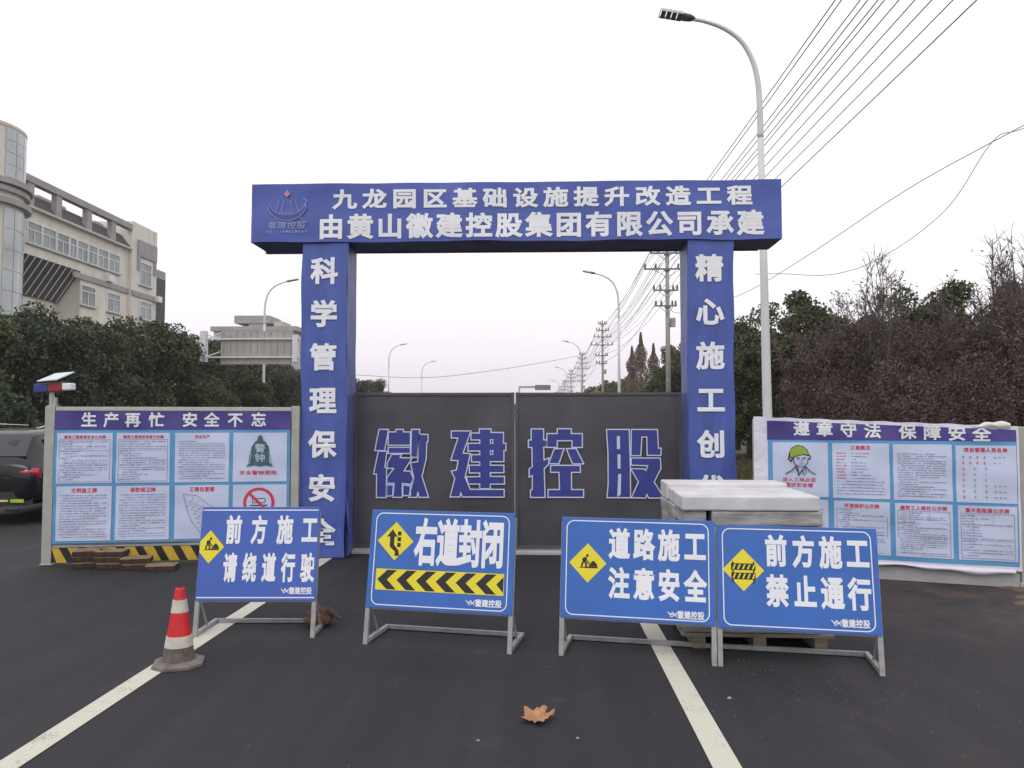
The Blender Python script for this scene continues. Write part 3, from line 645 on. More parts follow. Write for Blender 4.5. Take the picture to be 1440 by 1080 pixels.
# sign 3
t, pn, Lw, Hb = stand('blue sign with yellow digging man diamond over the right lane line, reading 道路施工 注意安全', (.157, 5.429, 0), -11.25, 1.015, .925, .15, .42, M_sign, .252)
mb = MB(); diamond(mb, .172*Lw, .545*Hb, .127*Lw, .195*Hb, yy); man_digging(mb, .172*Lw, .545*Hb, .115, yy-.0006); mb.build('warning_symbol', [M_yel, M_blk], pn)
mb = MB(); strokes(mb, rrect(.025*Lw, .972*Lw, .035*Hb, .965*Hb, .05), .007, -.002, 0, closed=True); mb.build('border_line', M_letter, pn)
sign_chars(pn, [('道路施工', (.385, .55, .715, .885), .742, .138, .30), ('注意安全', (.385, .55, .715, .885), .355, .138, .30)], Lw, Hb); logo(pn, Lw, Hb, .71, .945, .085)
# sign 4
t, pn, Lw, Hb = stand('rightmost blue sign with striped barrier diamond before the slab stack, reading 前方施工 禁止通行', (1.192, 5.230, 0), -9.7, .985, .90, .15, .42, M_sign, .240)
mb = MB(); diamond(mb, .160*Lw, .565*Hb, .135*Lw, .205*Hb, yy); cx, cz = .16*Lw, .565*Hb
for zz in (.022, -.038):
    z0 = cz+zz-.012; flat(mb, [(cx-.078, z0-.012), (cx+.078, z0-.012), (cx+.078, z0+.032), (cx-.078, z0+.032)], yy-.0005, 1)
    for k in range(5):
        xx = cx-.07+k*.031; flat(mb, [(xx, z0-.006), (xx+.010, z0-.006), (xx+.024, z0+.026), (xx+.014, z0+.026)], yy-.0010, 0)
for xx in (cx-.066, cx+.066): strokes(mb, [(xx, cz-.08), (xx, cz+.05)], .010, yy-.0002, 1)
mb.build('warning_symbol', [M_yel, M_blk], pn)
mb = MB(); strokes(mb, rrect(.028*Lw, .972*Lw, .035*Hb, .965*Hb, .05), .007, -.002, 0, closed=True); mb.build('border_line', M_letter, pn)
sign_chars(pn, [('前方施工', (.375, .55, .72, .888), .755, .138, .30), ('禁止通行', (.375, .55, .72, .888), .372, .138, .30)], Lw, Hb); logo(pn, Lw, Hb, .71, .945, .10)

# ================================================================== SLAB STACK ON PALLET
M_slab = mat('stone_slab', (.19, .17, .16), .8, scale=3.5, bump=.004, bscale=22, col2=(.47, .46, .44), detail=8, stretch=(1, 1, 4))
M_slabt = mat('wrapped_slab', (.52, .50, .50), .6, scale=4, bump=.008, bscale=7, col2=(.70, .69, .71), detail=7)
M_wood = mat('pallet_wood', (.26, .22, .16), .8, var=.3, scale=4, stretch=(1, 8, 8), bump=.002)
pal = thing('wooden_pallet', 'weathered wooden pallet carrying the stack of pale stone slabs', 'pallet', (1.03, 5.61, 0), R(-1.5))
for k in range(3):
    b = MB(); b.box(.06+k*.42, .15+k*.42, .02, 1.14, .0, .085); b.build('bearer', M_wood, pal, bevel=.004)
for k in range(8):
    b = MB(); b.box(-.02, 1.03, .0+k*.148, .115+k*.148, .088, .108+random.uniform(0, .003)); b.build('deck_board', M_wood, pal, bevel=.003)
zz = .113
slab_group = 'pale kerb slabs stacked on the pallet'
for lay in range(9):
    for row in range(3):
        y0 = .01+row*.385; jx = random.uniform(-.012, .012); dx = 1.0
        if lay == 8 and row == 2: h = .135
        else: h = .103
        segs = [(0, 1.0)] if (lay % 2 == 0 or row) else [(.0, .165), (.20, 1.0)]
        for a, c in segs:
            b = MB(); jy = random.uniform(-.006, .006) + (.02 if (lay == 7 and a == 0 and row == 0) else 0)
            b.box(a*.96+jx+.0, c*.96+jx, y0+jy, y0+.378+jy, 0, h)
            o = b.build('stone_slab', M_slabt if lay == 8 else M_slab, None, bevel=.012)
            o.location = Vector((1.03, 5.61, zz))+Matrix.Rotation(R(-1.5), 3, 'Z') @ Vector((0, 0, 0)); o.rotation_euler = (0, 0, R(-1.5))
            lv = ('bottom', 'second', 'third', 'fourth', 'fifth', 'sixth', 'seventh', 'eighth', 'top')[lay]
            rw = ('front', 'middle', 'back')[row]
            part = '' if len(segs) == 1 else (' short left piece' if a == 0 else ' long right piece')
            tag(o, f'pale slab{part}, {rw} row, {lv} layer of the pallet stack', 'slab', slab_group)
    zz += .1065

# ================================================================== CONE
cone = thing('traffic_cone', 'red and white traffic cone with worn grey base standing on the left lane line', 'traffic cone', (-2.362, 5.15, 0), R(18))
M_cr = mat('cone_red', (.62, .018, .022), .42, var=.12, scale=14)
M_cw = mat('cone_white', (.58, .55, .48), .5, var=.15, scale=18)
M_cg = mat('cone_dirty', (.13, .105, .095), .8, var=.3, scale=20)
M_cb = mat('cone_rubber', (.17, .15, .135), .8, var=.3, scale=14)
b = MB(); s8 = [(.165*math.cos(R(a)), .165*math.sin(R(a))) for a in (15, 75, 105, 165, 195, 255, 285, 345)]
s8 = [(.155, -.08), (.155, .08), (.08, .155), (-.08, .155), (-.155, .08), (-.155, -.08), (-.08, -.155), (.08, -.155)]
b.add([(x, y, .0) for x, y in s8]+[(x, y, .022) for x, y in s8]+[(x*.82, y*.82, .036) for x, y in s8],
      [tuple(range(7, -1, -1))]+[(i, (i+1) % 8, 8+(i+1) % 8, 8+i) for i in range(8)]+[(8+i, 8+(i+1) % 8, 16+(i+1) % 8, 16+i) for i in range(8)]+[tuple(range(16, 24))])
b.build('base', M_cb, cone, bevel=.004)
def cr_(z): return .100-(z-.036)/(.505-.036)*(.100-.028)
def band(nm, z0, z1, m, off=0): b = MB(); b.lathe([(cr_(z0)+off, z0), (cr_(z1)+off, z1)], 28); b.build(nm, m, cone, smooth=False)
band('lower_sleeve', .036, .125, M_cg, .001); band('reflective_band', .125, .195, M_cw, .003); band('cone_body', .195, .345, M_cr); band('reflective_band', .345, .425, M_cw, .003)
b = MB(); b.lathe([(cr_(.425), .425), (cr_(.49), .49), (cr_(.49)-.003, .498), (cr_(.49)-.010, .500), (cr_(.49)-.012, .46)], 28); b.build('cone_tip', M_cr, cone)

# ================================================================== sandbag / rock by sign 1
M_rock = mat('brown_sack', (.13, .075, .045), .9, var=.5, scale=14, bump=.01, bscale=30)
def lump(name, loc, r, seed, mt, sub=3, rough=.16):
    bm = bmesh.new(); bmesh.ops.create_icosphere(bm, subdivisions=sub, radius=1)
    for v in bm.verts:
        p = v.co; k = 1+rough*(math.sin(p.x*3+seed)+math.sin(p.y*4.1+seed*2)+math.sin(p.z*3.7+seed*.7))*.5+rough*.3*math.sin(p.x*11+p.y*9+p.z*12+seed)
        v.co = Vector((p.x*r[0]*k, p.y*r[1]*k, max(-.6*r[2], p.z*r[2]*k)+.6*r[2]))
    me = bpy.data.meshes.new(name); bm.to_mesh(me); bm.free(); me.materials.append(mt)
    for pg in me.polygons: pg.use_smooth = True
    o = bpy.data.objects.new(name, me); C.objects.link(o); o.location = loc; return o
sack = thing('sandbag', 'brown tied sandbag weighing down the rear bar of the leftmost sign', 'sandbag', (-1.70, 6.17, 0))
o = lump('bag_body', (0, 0, 0), (.105, .09, .095), 2.2, M_rock, 4, .30); o.parent = sack; o.location = (-.015, 0, 0)
b = MB(); b.tube([(.05, 0, .10), (.10, -.01, .085), (.145, -.02, .06), (.165, -.02, .058)], [.045, .022, .012, .018], 8); b.build('bag_neck', M_rock, sack, smooth=True)

# ================================================================== timber/brick blocks in front of left board
M_bt = mat('block_tan', (.26, .165, .095), .85, var=.3, scale=12); M_bd = mat('block_dark', (.05, .032, .026), .9, var=.4, scale=18, bump=.004)
spots = [(-4.93, 8.50, 12, 3, 'leftmost and tallest'), (-4.64, 8.47, -2, 3, 'second from left'), (-4.34, 8.43, 7, 2, 'third from left'), (-4.03, 8.38, 3, 1, 'rightmost and lowest')]
for x, y, a, n, wh in spots:
    for k in range(n):
        b = MB(); w0, d0, h0 = (.30, .20, .060) if (n-k) == 1 else (.28, .19, .066)
        b.box(-w0/2, w0/2, -d0/2, d0/2, 0, h0-.012); b.box(-w0/2, w0/2, -d0/2, d0/2, h0-.0118, h0, 1)
        o = b.build('timber_block', [M_bd, M_bt], None, bevel=.004); o.location = (x+random.uniform(-.02, .02), y, k*.067+.001); o.rotation_euler = (0, 0, R(a+9))
        pos = 'single' if n == 1 else ('bottom', 'top' if n == 2 else 'middle', 'top')[k]
        tag(o, f'{pos} tan topped dark block of the {wh} pile', 'block', 'blocks piled at the foot of the left hoarding')

# ================================================================== dead leaf + litter
M_dead = mat('dead_leaf', (.30, .12, .055), .7, var=.5, scale=30, col2=(.48, .26, .12))
lf = MB()
outl = []
NL = 40
for i in range(NL):
    t = 2*math.pi*i/NL; r = .070*(1+.22*math.cos(5*t+.4)+.09*math.sin(9*t)+.05*math.sin(17*t)); outl.append((r*math.cos(t)*1.12, r*math.sin(t)*1.15))
def lz(x, y): return .010+3.2*(x+.01)**2+.30*max(0, y)+2.5*max(0, -y-.02)**2+.004*math.sin(x*90)*math.sin(y*70)
rings = [(0, 0)]; vs = [(0, 0, lz(0, 0))]
for q_ in (.35, .7, 1): vs += [(x*q_, y*q_, lz(x*q_, y*q_)+(.006*math.sin(i*1.9) if q_ == 1 else 0)) for i, (x, y) in enumerate(outl)]
fs = [(0, 1+i, 1+(i+1) % NL) for i in range(NL)]
for k in range(2): fs += [(1+k*NL+i, 1+(k+1)*NL+i, 1+(k+1)*NL+(i+1) % NL, 1+k*NL+(i+1) % NL) for i in range(NL)]
lf.add(vs, fs)
o = lf.build('fallen_leaf', M_dead, smooth=True, loc=(-.005, 4.27, .004)); tag(o, 'large curled orange brown dead leaf lying alone on the asphalt in the foreground', 'leaf')
lit = [(-.30, 3.98, .012, 'small grey pebble left of the dead leaf'), (-.13, 3.66, .016, 'small brown pebble on the asphalt below the dead leaf'), (.20, 4.03, .011, 'small pale pebble right of the dead leaf'),
       (-2.35, 5.0, 0, ''), (1.10, 4.62, .016, 'white stone chip right of the right lane line in the foreground'), (1.02, 5.35, 0, ''), (-.93, 4.55, 0, '')]
for i, (x, y, r, lb) in enumerate(lit):
    if r: tag(lump('pebble', (x, y, 0), (r, r*.8, r*.6), i*1.7, mat('pebble_grey', (.32, .28, .26), .9) if i != 1 else M_rock, 1), lb, 'pebble', 'pebbles on the asphalt')
mb = MB(); M_crumb = mat('grit', (.13, .115, .105), .9, var=.5, scale=50)
for _ in range(650):
    if random.random() < .5: x, y = random.uniform(-5, 4.5), random.uniform(2.8, 8.5)
    else: x, y = random.gauss(1.9, .7), random.gauss(5.0, .5)
    r = random.uniform(.002, .0065); a = random.random()*3
    mb.add([(x+r*math.cos(a+k*2.09), y+r*math.sin(a+k*2.09), 0) for k in range(3)]+[(x, y, r*.9)], [(0, 1, 3), (1, 2, 3), (2, 0, 3)])
o = mb.build('grit', M_crumb); o['kind'] = 'stuff'; o['label'] = 'grit and crumbs scattered over the asphalt'; o['category'] = 'grit'

# ================================================================== SUV
M_car = mat('car_paint_black', (.006, .006, .009), .25, var=.1, coat=.4, spec=.3); M_cgl = mat('car_glass', (.03, .035, .04), .1, var=.1, spec=.6); M_chr = mat('car_chrome', (.6, .6, .62), .18, metal=1)
M_tl = mat('tail_light_red', (.45, .01, .03), .15, var=.2, scale=30, coat=1); M_tyre = mat('tyre', (.02, .02, .02), .9); M_cpl = mat('car_plastic', (.03, .03, .032), .6)
car = thing('parked_car', 'black estate car seen from behind at the left edge beyond the hoarding post', 'car', (-8.62, 11.75, 0), R(2))
ST = [(-.02, .42, .62, .80, .70, .86, .62, .90), (.02, .30, .60, .86, .90, .90, .66, .96), (.10, .26, .60, .91, .98, .87, .64, 1.03), (.42, .25, .62, .93, 1.0, .88, .60, 1.36), (.62, .25, .62, .93, 1.0, .88, .58, 1.455),
      (1.2, .24, .62, .93, .99, .89, .60, 1.49), (2.0, .24, .62, .93, .97, .89, .60, 1.49), (2.7, .24, .62, .93, .96, .89, .56, 1.40), (3.4, .25, .60, .93, .95, .88, .70, 1.0), (4.2, .27, .58, .91, .84, .84, .6, .90), (4.55, .35, .56, .78, .70, .70, .5, .74)]
b = MB(); ringn = 12
for y, zb, zm_, wm, zbelt, wbelt, wt, zt in ST:
    h = [(wm*.80, zb), (wm, zb+.12), (wm, zm_), (wbelt+.01, zbelt-.03), (wt, zt-.03), (wt*.75, zt)]
    b.v += [(x, y, z) for x, z in h]+[(-x, y, z) for x, z in reversed(h)]
for s in range(len(ST)-1):
    for j in range(ringn): b.f.append((s*ringn+j, (s+1)*ringn+j, (s+1)*ringn+(j+1) % ringn, s*ringn+(j+1) % ringn)); b.mi.append(0)
b.f += [tuple(range(ringn)), tuple(range((len(ST)-1)*ringn, len(ST)*ringn))[::-1]]; b.mi += [0, 0]
o = b.build('car_body', M_car, car, smooth=True, fix=True); sm = o.modifiers.new('s', 'SUBSURF'); sm.levels = sm.render_levels = 2
b = MB(); b.grid(lambda u, v: ((u-.5)*2*(.70-.12*v), .105+.36*v-.0+.03*(2*u-1)**2, 1.055+v*.33), 8, 6); b.build('rear_window', M_cgl, car, smooth=True)
for sx1 in (-1, 1):
    for y0, y1 in ((.62, 1.30), (1.38, 2.30), (2.36, 3.0)):
        b = MB(); b.grid(lambda u, v: (sx1*(.885-.225*v+.012), y0+u*(y1-y0)-(.0 if y0 > 1 else .0)+v*(.06 if y0 < 1 else (-.22 if y0 > 2 else 0)), 1.02+v*.36), 4, 4); b.build('side_window', M_cgl, car, smooth=True)
    b = MB(); b.grid(lambda u, v: (sx1*(.42+.50*min(1, u*1.25)), .04+.035*0-.045*math.sin(v*math.pi)+(.42*max(0, u-.62)), .71+v*.14+.03*math.sin(u*3)), 12, 5); b.build('tail_light', M_tl, car, smooth=True)
    b = MB(); b.tube([(sx1*.60, .55, 1.475), (sx1*.61, .8, 1.52), (sx1*.62, 1.5, 1.545), (sx1*.61, 2.3, 1.52)], .014, 6); b.build('roof_rail', M_chr, car, smooth=True)
    for y in (.85, 3.65):
        wh = bpy.data.objects.new('wheel', None); C.objects.link(wh); wh.parent = car
        xa, xb = sx1*.74, sx1*.955; b = MB(); b.bar((xa, y, .33), (xb, y, .33), .33, n=28); b.build('tyre', M_tyre, wh, bevel=.03)
        b = MB(); b.bar((xb, y, .33), (xb+sx1*.012, y, .33), .21, n=20); b.build('rim', M_chr, wh)
b = MB(); b.grid(lambda u, v: ((u-.5)*1.72, -.045+.12*(2*u-1)**4, .30+v*.22), 12, 4); b.build('bumper', M_cpl, car, smooth=True)
b = MB(); b.box(-.26, .26, -.05, -.03, .62, .76); b.build('number_plate', mat('plate_blue', (.03, .08, .35), .4), car)
b = MB(); b.box(.60, .80, -.062, -.05, .36, .41); b.build('reflector', mat('reflector_lime', (.35, .6, .05), .3), car)
b = MB(); b.box(-.80, -.60, -.062, -.05, .36, .41); b.build('reflector', MATS['reflector_lime'], car)
b = MB(); b.box(.25, .56, -.058, -.046, .37, .40); b.build('reflector', mat('reflector_yellow', (.75, .65, .25), .3), car)
b = MB(); b.bar((.52, -.03, .255), (.72, -.03, .255), .028, n=10); b.build('exhaust', M_cpl, car)

def smooth_path(P, n=6):
    P = [Vector(p) for p in P]; o = []
    for i in range(len(P)-1):
        p0_, p1_, p2_, p3_ = P[max(0, i-1)], P[i], P[i+1], P[min(len(P)-1, i+2)]
        for k in range(n):
            t = k/n; o.append(.5*((2*p1_)+(p2_-p0_)*t+(2*p0_-5*p1_+4*p2_-p3_)*t*t+(3*p1_-p0_*1-3*p2_+p3_)*t**3))
    return o+[P[-1]]
# ================================================================== STREET LAMPS
def make_lamp(label):
    t = thing('street_lamp', label, 'street lamp', (0, 0, 0), 0, 'curved white street lamps along the road')
    b = MB(); b.lathe([(.17, 0), (.17, .03)], 16); b.box(-.22, .22, -.22, .22, 0, .02); b.build('base_plate', M_lamp, t)
    b = MB(); b.tube([(0, 0, .0), (0, 0, 1.5), (0, 0, 5), (0, 0, 8.0)], [.108, .104, .085, .07], 14)
    b.build('pole', M_lamp, t, smooth=True)
    pts = smooth_path([(0, 0, 8.0), (0, 0, 8.7), (-.03, 0, 9.3), (-.14, 0, 9.8), (-.38, 0, 10.25), (-.75, 0, 10.55), (-1.15, 0, 10.72), (-1.45, 0, 10.79)], 5); pn_ = len(pts)
    b = MB(); b.tube(pts, [.07-.03*i/(pn_-1) for i in range(pn_)], 14); b.build('arm', M_lamp, t, smooth=True)
    hd = bpy.data.objects.new('lamp_head', None); C.objects.link(hd); hd.parent = t
    hd.location = (-1.42, 0, 10.80); hd.rotation_euler = (0, R(11), 0)
    b = MB(); b.tube([(0, 0, 0), (-.10, 0, .0), (-.26, 0, 0), (-.30, 0, 0)], [.05, .10, .115, .10], 12)
    for v in range(len(b.v)): x, y, z = b.v[v]; b.v[v] = (x, y*1.25, z*.62)
    b.build('driver_housing', M_lampd, hd, smooth=True)
    for k in range(4):
        b = MB(); b.box(-.40-k*.125, -.30-k*.125, -.16, .16, -.035, .045); b.build('led_module', M_lampd, hd, bevel=.008)
    b = MB(); b.box(-.80, -.29, -.172, -.162, -.02, .03); b.box(-.80, -.29, .162, .172, -.02, .03); b.box(-.815, -.802, -.17, .17, -.02, .03); b.build('side_rail', M_lamp, hd)
    return t
lamp0 = make_lamp('nearest street lamp, tall white pole rising behind the right end of the gateway beam')
lamp0.location = (5.13, 17.6, .0); lamp0.rotation_euler = (0, R(-.55), 0)
for i, (y, sgn, lb) in enumerate(((48.6, 1, 'white street lamp seen inside the gateway just left of the right pillar'), (91, 1, 'small far street lamp with its arm over the second utility pole inside the gateway'), (135, 1, 'tiny distant street lamp on the right verge, nearer of two'), (178, 1, 'tiny distant street lamp on the right verge, farther of two'),
                                 (50.8, -1, 'white street lamp left of the gateway, above the gantry sign back'), (94, -1, 'far street lamp inside the gateway, nearer of the two beside the left pillar'), (121, -1, 'faint far street lamp inside the gateway, right of its neighbour by the left pillar'))):
    o = copy_tree(lamp0, (5.05 if sgn > 0 else -18.0, y, 0), 0 if sgn > 0 else math.pi, label=lb or 'tiny distant street lamp on the right verge near the vanishing point')
    o.rotation_euler = (0, 0, 0 if sgn > 0 else math.pi)
    if i == 0: o.scale = (1, 1, 1)

# ================================================================== UTILITY POLES + WIRES
PX = 7.48
arms = [(12.75, .5, .5), (12.0, .75, .75), (11.25, 1.0, 1.0), (10.33, 1.35, 1.2), (9.1, .85, .6), (8.2, .75, .5)]
def make_pole():
    t = thing('utility_pole', 'nearest concrete utility pole with several crossarms, left of the right gateway pillar', 'utility pole', (0, 0, 0), 0, 'concrete utility poles along the right side')
    b = MB(); b.tube([(0, 0, 0), (0, 0, 13.2)], [.165, .095], 14); b.build('pole', M_cpole, t, smooth=True)
    for z, l_, r_ in arms:
        a = bpy.data.objects.new('crossarm', None); C.objects.link(a); a.parent = t
        b = MB(); b.box(-l_, r_, -.17, -.10, z-.045, z+.045); b.box(-.16, .16, -.2, .16, z-.09, z-.05)
        b.bar((-l_*.6, -.13, z-.04), (-.05, -.14, z-.45), .02, n=4); b.bar((r_*.6, -.13, z-.04), (.05, -.14, z-.45), .02, n=4); b.build('beam_bar', mat('crossarm_steel', (.20, .19, .19), .7), a)
        for x in (-l_+.06, -l_*.5, r_*.5, r_-.06):
            b = MB(); b.lathe([(.03, 0), (.07, .05), (.05, .09), (.07, .13), (.045, .17), (.05, .24), (.02, .27)], 8, c=(x, -.135, z+.045)); b.build('insulator', mat('insulator', (.12, .10, .10), .4), a)
    b = MB(); b.box(.16, .42, -.18, .18, 7.0, 7.5); b.build('switch_box', M_cpole, t)
    return t
p0 = make_pole(); p0.location = (PX, 45, 0)
PY = [45, 90, 131, 175, 220, 262, 305]
nm = ['', 'second utility pole inside the gateway, whole top visible against the sky', 'third utility pole inside the gateway, beside the small street lamp', 'fourth utility pole, small and thin right of the vanishing point', 'fifth tiny utility pole near the vanishing point', 'sixth tiny utility pole near the vanishing point', 'farthest tiny utility pole near the vanishing point']
for y, lb in zip(PY[1:], nm[1:]): copy_tree(p0, (PX, y, 0), 0, label=lb)
def sag(a, b_, s, n=16): a, b_ = Vector(a), Vector(b_); return [a.lerp(b_, i/n)-Vector((0, 0, s*4*(i/n)*(1-i/n))) for i in range(n+1)]
W = [(6.20, 10.65), (6.26, 10.55), (6.70, 10.62), (6.76, 10.5), (7.05, 10.6), (7.12, 10.52), (7.50, 10.62), (7.83, 10.62), (8.18, 10.62), (8.62, 10.62), (8.0, 9.38), (6.7, 9.38), (6.55, 11.5), (8.40, 11.5), (7.0, 12.25), (8.1, 12.25), (6.85, 8.45)]
desc = ['leftmost overhead wire pair strand', 'overhead wire hugging the leftmost strand', 'third overhead wire from the left', 'overhead wire close beside the third strand', 'fifth overhead wire from the left', 'overhead wire close beside the fifth strand', 'seventh overhead wire from the left', 'eighth overhead wire from the left', 'ninth overhead wire from the left', 'tenth overhead wire from the left', 'lowest and rightmost overhead wire fanning to the top edge']
for i, (x, z) in enumerate(W):
    mb = MB(); ys = [y-.135 for y in PY]
    if i < 11: mb.tube(sag((x, -6, z-.05), (x, ys[0], z), .28 if i < 10 else .1, 20), .0125, 5)
    for a, c in zip(ys[:-1], ys[1:]): mb.tube(sag((x, a, z), (x, c, z), .75 if i != 16 else 1.1, 12), .016, 4)
    o = mb.build('overhead_wire', M_wire, smooth=True)
    tag(o, (desc[i]+' above the nearest lamp') if i < 11 else f'far overhead wire between the utility poles inside the gateway, {"lower tier" if z < 9.9 else ("upper tier" if z < 12 else "top tier")} {"left" if x < 7.4 else "right"} side{", lowest" if z < 9 else ""}', 'wire', 'overhead power wires')
mb = MB(); mb.tube(smooth_path([(7.6, 45, 8.2), (7.93, 43.5, 7.6), (9.789, 38.0, 7.692), (10.851, 32.0, 8.235), (12.582, 27.0, 9.47), (13.893, 24.0, 10.111), (15.6, 22.0, 10.891)]), .013, 5)
tag(mb.build('branch_cable', M_wire, smooth=True), 'upper branch cable rising from behind the gateway to the right edge over the trees', 'wire', 'branch cables on the right')
mb = MB(); mb.tube(smooth_path([(8.6, 31.0, 7.4), (9.356, 30.0, 7.222), (10.86, 29.0, 6.997), (12.027, 27.5, 7.308), (13.23, 25.5, 8.436), (13.893, 24.0, 10.111), (14.239, 23.0, 9.956+.2), (15.4, 20.0, 10.1)]), .011, 5)
tag(mb.build('branch_cable', M_wire, smooth=True), 'lower sagging branch cable hanging down over the brown trees on the right', 'wire', 'branch cables on the right')
mb = MB(); mb.tube(smooth_path([(-36.01, 110.0, 9.082), (-25.806, 110.0, 8.15), (-15.674, 110.0, 7.728), (-5.862, 115.0, 9.142), (3.876, 125.0, 11.486), (7.48, 131, 12.6)]), .035, 5)
tag(mb.build('crossing_cable', mat('cable_grey', (.2, .2, .22), .6), smooth=True), 'bundled cable sagging across the road far away inside the gateway', 'wire')

# ================================================================== GANTRY SIGN BACK (left)
gs = thing('road_gantry_sign', 'back of a large grey road sign on a white cantilever frame above the left trees', 'road sign', (-17.27, 42, 0))
M_al = mat('aluminium_back', (.40, .38, .36), .5, metal=.2, var=.12, scale=1.2); M_alf = mat('white_truss', (.68, .68, .70), .5)
b = MB(); b.box(0, 3.95, -.02, 0, 4.68, 6.50); b.build('sign_plate', M_al, gs)
for k in range(11):
    b = MB(); b.box(.12+k*.37, .17+k*.37, -.06, -.02, 4.70, 6.48); b.build('stiffener', M_al, gs)
b = MB(); b.box(-.80, 4.05, -.18, -.07, 6.02, 6.10); b.box(-.80, 4.05, -.18, -.07, 5.02, 5.10); b.build('rail', M_alf, gs)
b = MB(); b.box(-1.05, -.72, -.30, .05, 4.80, 6.50); b.build('end_frame', M_alf, gs, bevel=.02)
b = MB(); b.bar((-.72, -.13, 5.1), (0, -.13, 5.35), .035, n=6); b.bar((-.72, -.13, 6.3), (0, -.13, 6.06), .035, n=6); b.bar((-.72, -.13, 6.05), (0.05, -.13, 6.4), .035, n=6); b.build('brace', M_alf, gs)
b = MB(); b.bar((5.6, -.12, 0), (5.6, -.12, 6.9), .17, n=14); b.build('column', M_alf, gs)
b = MB(); b.box(4.3, 5.6, -.18, -.07, 6.02, 6.10); b.box(4.3, 5.6, -.18, -.07, 5.02, 5.10); b.build('arm', M_alf, gs)
b = MB(); b.box(4.02, 4.30, -.3, .05, 4.75, 6.25); b.build('end_frame', M_alf, gs, bevel=.02)
fg = thing('road_gantry', 'tiny far road gantry crossing above the gate seam near the vanishing point', 'road gantry', (-6, 300, 0))
b = MB(); b.bar((-1, 0, 0), (-1, 0, 15), .3); b.build('column', M_cpole, fg)
b = MB(); b.box(-1, 11, -.3, .3, 14.2, 15); b.build('crossbeam', M_cpole, fg); b = MB(); b.box(5, 11, -.4, -.3, 13.4, 15.4); b.build('sign_plate', M_lampd, fg)

# ================================================================== BUILDING LEFT
FX = -40.0
bd = thing('office_block', 'beige tiled office block with rooftop pergola and round glass stair tower', 'building', (0, 0, 0))
def bb(nm, x0, x1, y0, y1, z0, z1, m, par=None, bevel=0): b = MB(); b.box(x0, x1, y0, y1, z0, z1); return b.build(nm, m, par or bd, bevel=bevel)
bb('wall', FX-14, FX, 57, 74.6, 14.7, 18.29, M_wall); bb('wall', FX-14, FX, 66.7, 74.6, 0, 14.69, M_wall); bb('wall', FX-14, FX-2.1, 57, 66.69, 0, 14.69, M_wall)
bb('end_wall', FX-13, FX+.35, 74.6, 79.6, 0, 21.2, M_wall)
bb('side_wing', FX-14, FX+.1, 79.6, 82.1, 0, 17.5, M_walld)
bb('eave', FX-.1, FX+.45, 58.5, 74.59, 18.3, 18.48, mat('eave_pale', (.55, .5, .48), .7))
# pitched roof with shingle courses
rp = bpy.data.objects.new('roof', None); C.objects.link(rp); rp.parent = bd
for k in range(5):
    b = MB(); x0 = FX+.30-k*.22; z0 = 18.49+k*.27
    b.add([(x0, 58.5, z0), (x0, 74.58, z0), (x0-.25, 74.58, z0+.27), (x0-.25, 58.5, z0+.27), (x0, 58.5, z0+.05), (x0, 74.58, z0+.05), (x0-.25, 74.58, z0+.31), (x0-.25, 58.5, z0+.31)], [(4, 5, 6, 7), (0, 1, 5, 4), (0, 4, 7, 3), (1, 2, 6, 5)])
    b.build('shingle_course', M_roof, rp)
# pergola
pg_ = bpy.data.objects.new('pergola', None); C.objects.link(pg_); pg_.parent = bd
bb('pergola_beam', FX-.2, FX+.4, 58.4, 74.58, 20.3, 20.85, M_walld, pg_)
for y in (59.0, 62.6, 67.0, 71.0):
    bb('pergola_post', FX-.15, FX+.3, y, y+.75, 18.5, 20.29, M_walld, pg_)
bb('penthouse', FX-4.4, FX-2.6, 64.6, 68.6, 18.3, 20.9, mat('penthouse_pink', (.42, .33, .30), .8)); bb('penthouse', FX-4.4, FX-2.6, 73.2, 76.5, 18.3, 20.9, MATS['penthouse_pink'])
def window(y0, y1, z0, z1, nsash=2, fan=.35, x=None):
    x = FX if x is None else x
    f = bpy.data.objects.new('window', None); C.objects.link(f); f.parent = bd
    b = MB(); b.box(x+.004, x+.03, y0+.07, y1-.07, z0+.07, z1-.07); b.build('pane', M_pane, f)
    b = MB(); t_ = .075
    b.box(x+.002, x+.10, y0, y1, z0, z0+t_); b.box(x+.002, x+.10, y0, y1, z1-t_, z1); zf = z1-(z1-z0)*fan
    b.box(x+.002, x+.10, y0, y0+t_, z0+t_, z1-t_); b.box(x+.002, x+.10, y1-t_, y1, z0+t_, z1-t_)
    b.box(x+.002, x+.09, y0+t_, y1-t_, zf-.04, zf+.04)
    for k in range(1, nsash): yy_ = y0+(y1-y0)*k/nsash; b.box(x+.002, x+.085, yy_-.035, yy_+.035, z0+t_, zf-.04)
    b.build('frame', M_frame, f)
    b = MB(); b.box(x+.001, x+.2, y0-.05, y1+.05, z0-.12, z0-.01); b.build('sill', M_walld, f)
ybs = [59.3, 61.2, 63.1, 64.9, 66.0, 67.7, 69.2, 71.0, 73.0]
for a, c in zip(ybs[:-1], ybs[1:]): window(a+.04, c-.04, 15.6, 17.35, 2, .36)
window(76.0, 78.4, 15.2, 17.5, 2, .35, FX+.35)
bb('panel_frame', FX+.36, FX+.55, 75.6, 79.3, 18.0, 19.6, M_walld); bb('panel_frame', FX+.36, FX+.5, 75.6, 76.0, 16.6, 18.0, M_walld); bb('panel_frame', FX+.36, FX+.5, 78.9, 79.3, 16.6, 18.0, M_walld)
for y0, y1 in ((66.8, 69.0), (70.9, 73.2), (76.2, 78.6)): window(y0, y1, 11.8, 13.6, 2, .3, FX if y0 < 74 else FX+.35)
